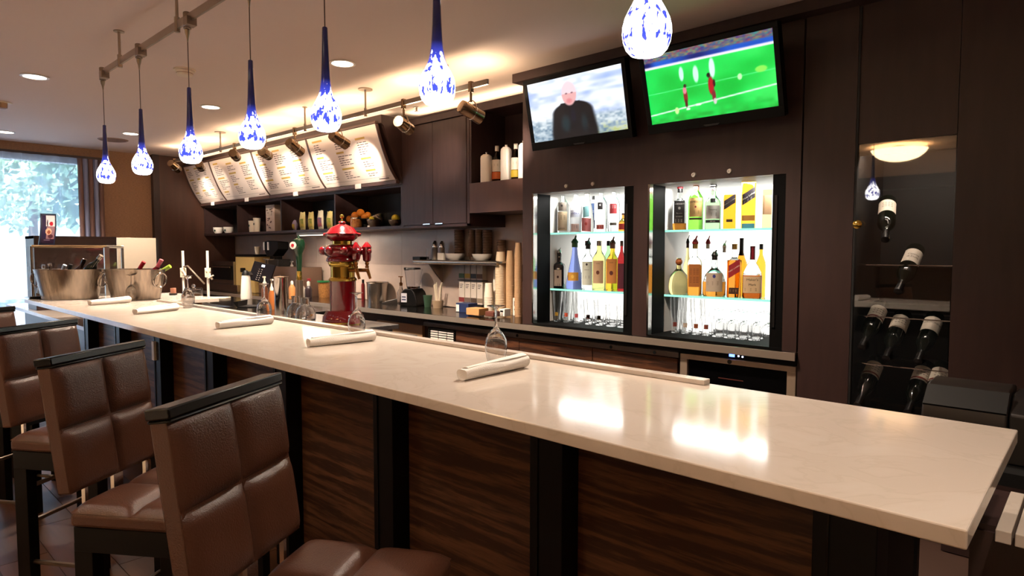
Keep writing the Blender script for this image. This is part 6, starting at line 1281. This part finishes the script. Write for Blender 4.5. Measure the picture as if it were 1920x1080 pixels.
bt('square_bottle', 'square whisky bottle with a slanted red label and gold cap', 1378, 458, 550, 27, YB1, SH2, 'square', 'clear', 'gold', None, [(0.42, 0.66, 1.35, '#9c2028', 0.13), (0.06, 0.18, 1.2, '#4a2c1c', 0)], [(0, 'RED LABEL', 0.013, 0.54, '#f0d8c8'), (1, '#', 0.004, 0.14, '#c9a888')], liquid=('amber', 0.70), group=gD)
bt('liquor_bottle', 'orange bottle with a tall black neck behind the red label bottle', 1391, 447, 548, 20, YB2, SH2, 'tallneck', 'orange', 'black', None, capfrac=0.3, group=gD)
bt('square_bottle', 'squat square bourbon bottle with red wax neck and cream label', 1412, 462, 551, 36, YB1, SH2, 'squat', 'clear', 'wax', None, [(0.10, 0.42, 1.75, '#d3b48c', 0)], [(0, "Maker's", 0.021, 0.355, '#2a1c14'), (0, 'Mark', 0.021, 0.26, '#2a1c14'), (0, '#', 0.005, 0.19, '#6a5038')], liquid=('brown', 0.44), capfrac=0.26, group=gD)
bt('liquor_bottle', 'yellow bottle at the right jamb of the '+Dd, 1428, 458, 549, 16, YB2, SH2, 'std', 'gold', 'black', None, group=gD)

# bottles in the open cabinet
OZ = OS+0.0006
gO = 'white labelled bottles in the open cabinet'
for k, (px, yt, wpx, cap, c1, c2, lab) in enumerate(((899, 279, 17, 'white', '#e8dfd0', '#b0402c', 'leftmost syrup bottle with a white cap and red band in the open cabinet'), (932, 274, 18, 'white', '#e8dfd0', '#c8662c', 'middle syrup bottle with a white cap and orange band in the open cabinet'), (967, 270, 18, 'white', '#e8dfd0', '#c9b030', 'right syrup bottle with a white cap and yellow band in the open cabinet'))):
    bt('syrup_bottle', lab, px, yt, 338-(px-890)*0.06, wpx, 4.05, OS, 'std', 'brown', cap, None, [(0.30, 0.62, 2.2, c1, 0), (0.10, 0.29, 2.2, c2, 0)], [(0, '#', 0.005, 0.5, '#8a7a6a')], capfrac=0.14, group=gO)
CW = mat('carton_gloss_white', '#f4efe6', 0.3)
for k, (px, w, yt) in enumerate(((912, 19, 284), (949, 18, 274), (982, 18, 270))):
    q = ay(px, 330, 3.98); s = m_per_px(q); t = thing('white_jug', ['left tall white jug in the open cabinet', 'middle tall white jug in the open cabinet', 'right tall white jug in the open cabinet, cut by the wall unit'][k], 'jug', (q.x, 3.98, OZ), R_(20), 'white jugs in the open cabinet'); h = (337-yt)*s
    MB().lathe([(0.001, 0), (w/2*s, 0), (w/2*s, h*0.86), (w/2*s*0.92, h*0.94), (w/2*s*0.55, h), (0.001, h)], 24, rect=5).build('jug_body', CW, t); MB().lathe([(2.2*s, h-0.002), (2.4*s, h+0.018), (0.001, h+0.018)], 12).build('cap', CAPS['silver'] if k == 0 else CAPS['white'], t)

# glasses on the niche floors
def glass_proto(kind):
    if kind == 'pilsner': o = [(0.001, 0.0), (0.026, 0), (0.027, 0.006), (0.022, 0.022), (0.028, 0.08), (0.036, 0.17), (0.039, 0.238)]; th = 0.002
    elif kind == 'pint': o = [(0.001, 0), (0.029, 0), (0.032, 0.01), (0.039, 0.11), (0.045, 0.19)]; th = 0.0025
    elif kind == 'mug': o = [(0.001, 0), (0.040, 0), (0.044, 0.01), (0.043, 0.06), (0.039, 0.09), (0.044, 0.12), (0.044, 0.16)]; th = 0.003
    elif kind == 'rocks': o = [(0.001, 0), (0.036, 0), (0.039, 0.012), (0.041, 0.095)]; th = 0.002
    elif kind == 'inverted': o = [(0.036, 0.0), (0.041, 0.03), (0.038, 0.06), (0.020, 0.085), (0.006, 0.096), (0.0045, 0.11), (0.0045, 0.148), (0.012, 0.156), (0.033, 0.160), (0.033, 0.162), (0.001, 0.163)]; th = 0.0015
    if kind == 'inverted': inn = [(0.001, 0.088), (0.018, 0.083), (0.0365, 0.058), (0.0395, 0.03), (0.0345, 0.0)]
    else: inn = [(max(r-th, 0.001), z+(0.006 if z < 0.02 else 0)) for r, z in o][::-1]
    return o+inn
NGL = mat('thin_bar_glass', '#ffffff', 0.0, trans=1.0, ior=1.42)
GM = {k: MB().lathe(glass_proto(k), 16, closed=True).mesh('glass_'+k) for k in ('pilsner', 'pint', 'mug', 'rocks', 'inverted')}
for m_ in GM.values(): m_.materials.append(NGL)
def niche_glass(kind, name, px, Y, lab, group, dot=None):
    x = ay(px, 600, Y).x
    o = bpy.data.objects.new(name, GM[kind]); C.objects.link(o); o.location = (x, Y, NB+0.0006); o.rotation_euler = (0, 0, random.uniform(0, 6)); tag(o, lab, 'glass', group)
    if dot:
        c = Vector((math.cos(-1.1-o.rotation_euler.z), math.sin(-1.1-o.rotation_euler.z), 0))
        rr_ = 0.0335
        mb, f = arc(rr_+0.0006, -1.1-o.rotation_euler.z, 0.8, 0.045, 0.075, 6); mb.build('print', flat('glassprint_'+dot.lstrip('#'), dot), o, fix=False)
ORD = ['first', 'second', 'third', 'fourth', 'fifth']; ROWN = ['front', 'middle', 'back']
def rows(k, spec):
    for kind, name, pxs, Ys, lab, grp, dots in spec:
        for j, Y in enumerate(Ys):
            for i, px in enumerate(pxs):
                d = dots[(i) % len(dots)] if (dots and j == 0) else None
                rn = 'back' if (j and j == len(Ys)-1) else ROWN[j]
                niche_glass(kind, name, px+(6 if j % 2 else 0), Y, '%s, %s from the left, %s row, %s niche floor' % (lab, ORD[i], rn, 'right' if k else 'left'), grp, d)
rows(0, [('pilsner', 'beer_glass', (1045, 1063, 1082), (3.99, 4.07, 4.15), 'tall flared beer glass', 'tall beer glasses in the left niche', ('#b8963c', '#a8442c', '#b04a50')),
         ('pint', 'pint_glass', (1104, 1124), (3.99, 4.08, 4.18), 'straight pint glass', 'pint glasses in the left niche', ('#8a3a2a', '#a88a5a')),
         ('mug', 'glass_mug', (1146, 1167, 1190), (4.0, 4.11, 4.22), 'thick waisted glass mug', 'glass mugs in the left niche', None)])
rows(1, [('pilsner', 'beer_glass', (1266, 1285, 1305, 1324), (3.99, 4.07, 4.15), 'tall flared beer glass', 'tall beer glasses in the right niche', ('#6a2a22', '#b8a898', '#8a4a2a', '#7a3a2a')),
         ('rocks', 'rocks_glass', (1346, 1368, 1391, 1415), (3.99, 4.08), 'short rocks glass', 'rocks glasses in the right niche', None),
         ('inverted', 'wine_glass', (1348, 1371, 1394, 1418, 1441), (4.17, 4.26), 'upturned stem glass', 'upturned stem glasses in the right niche', None)])
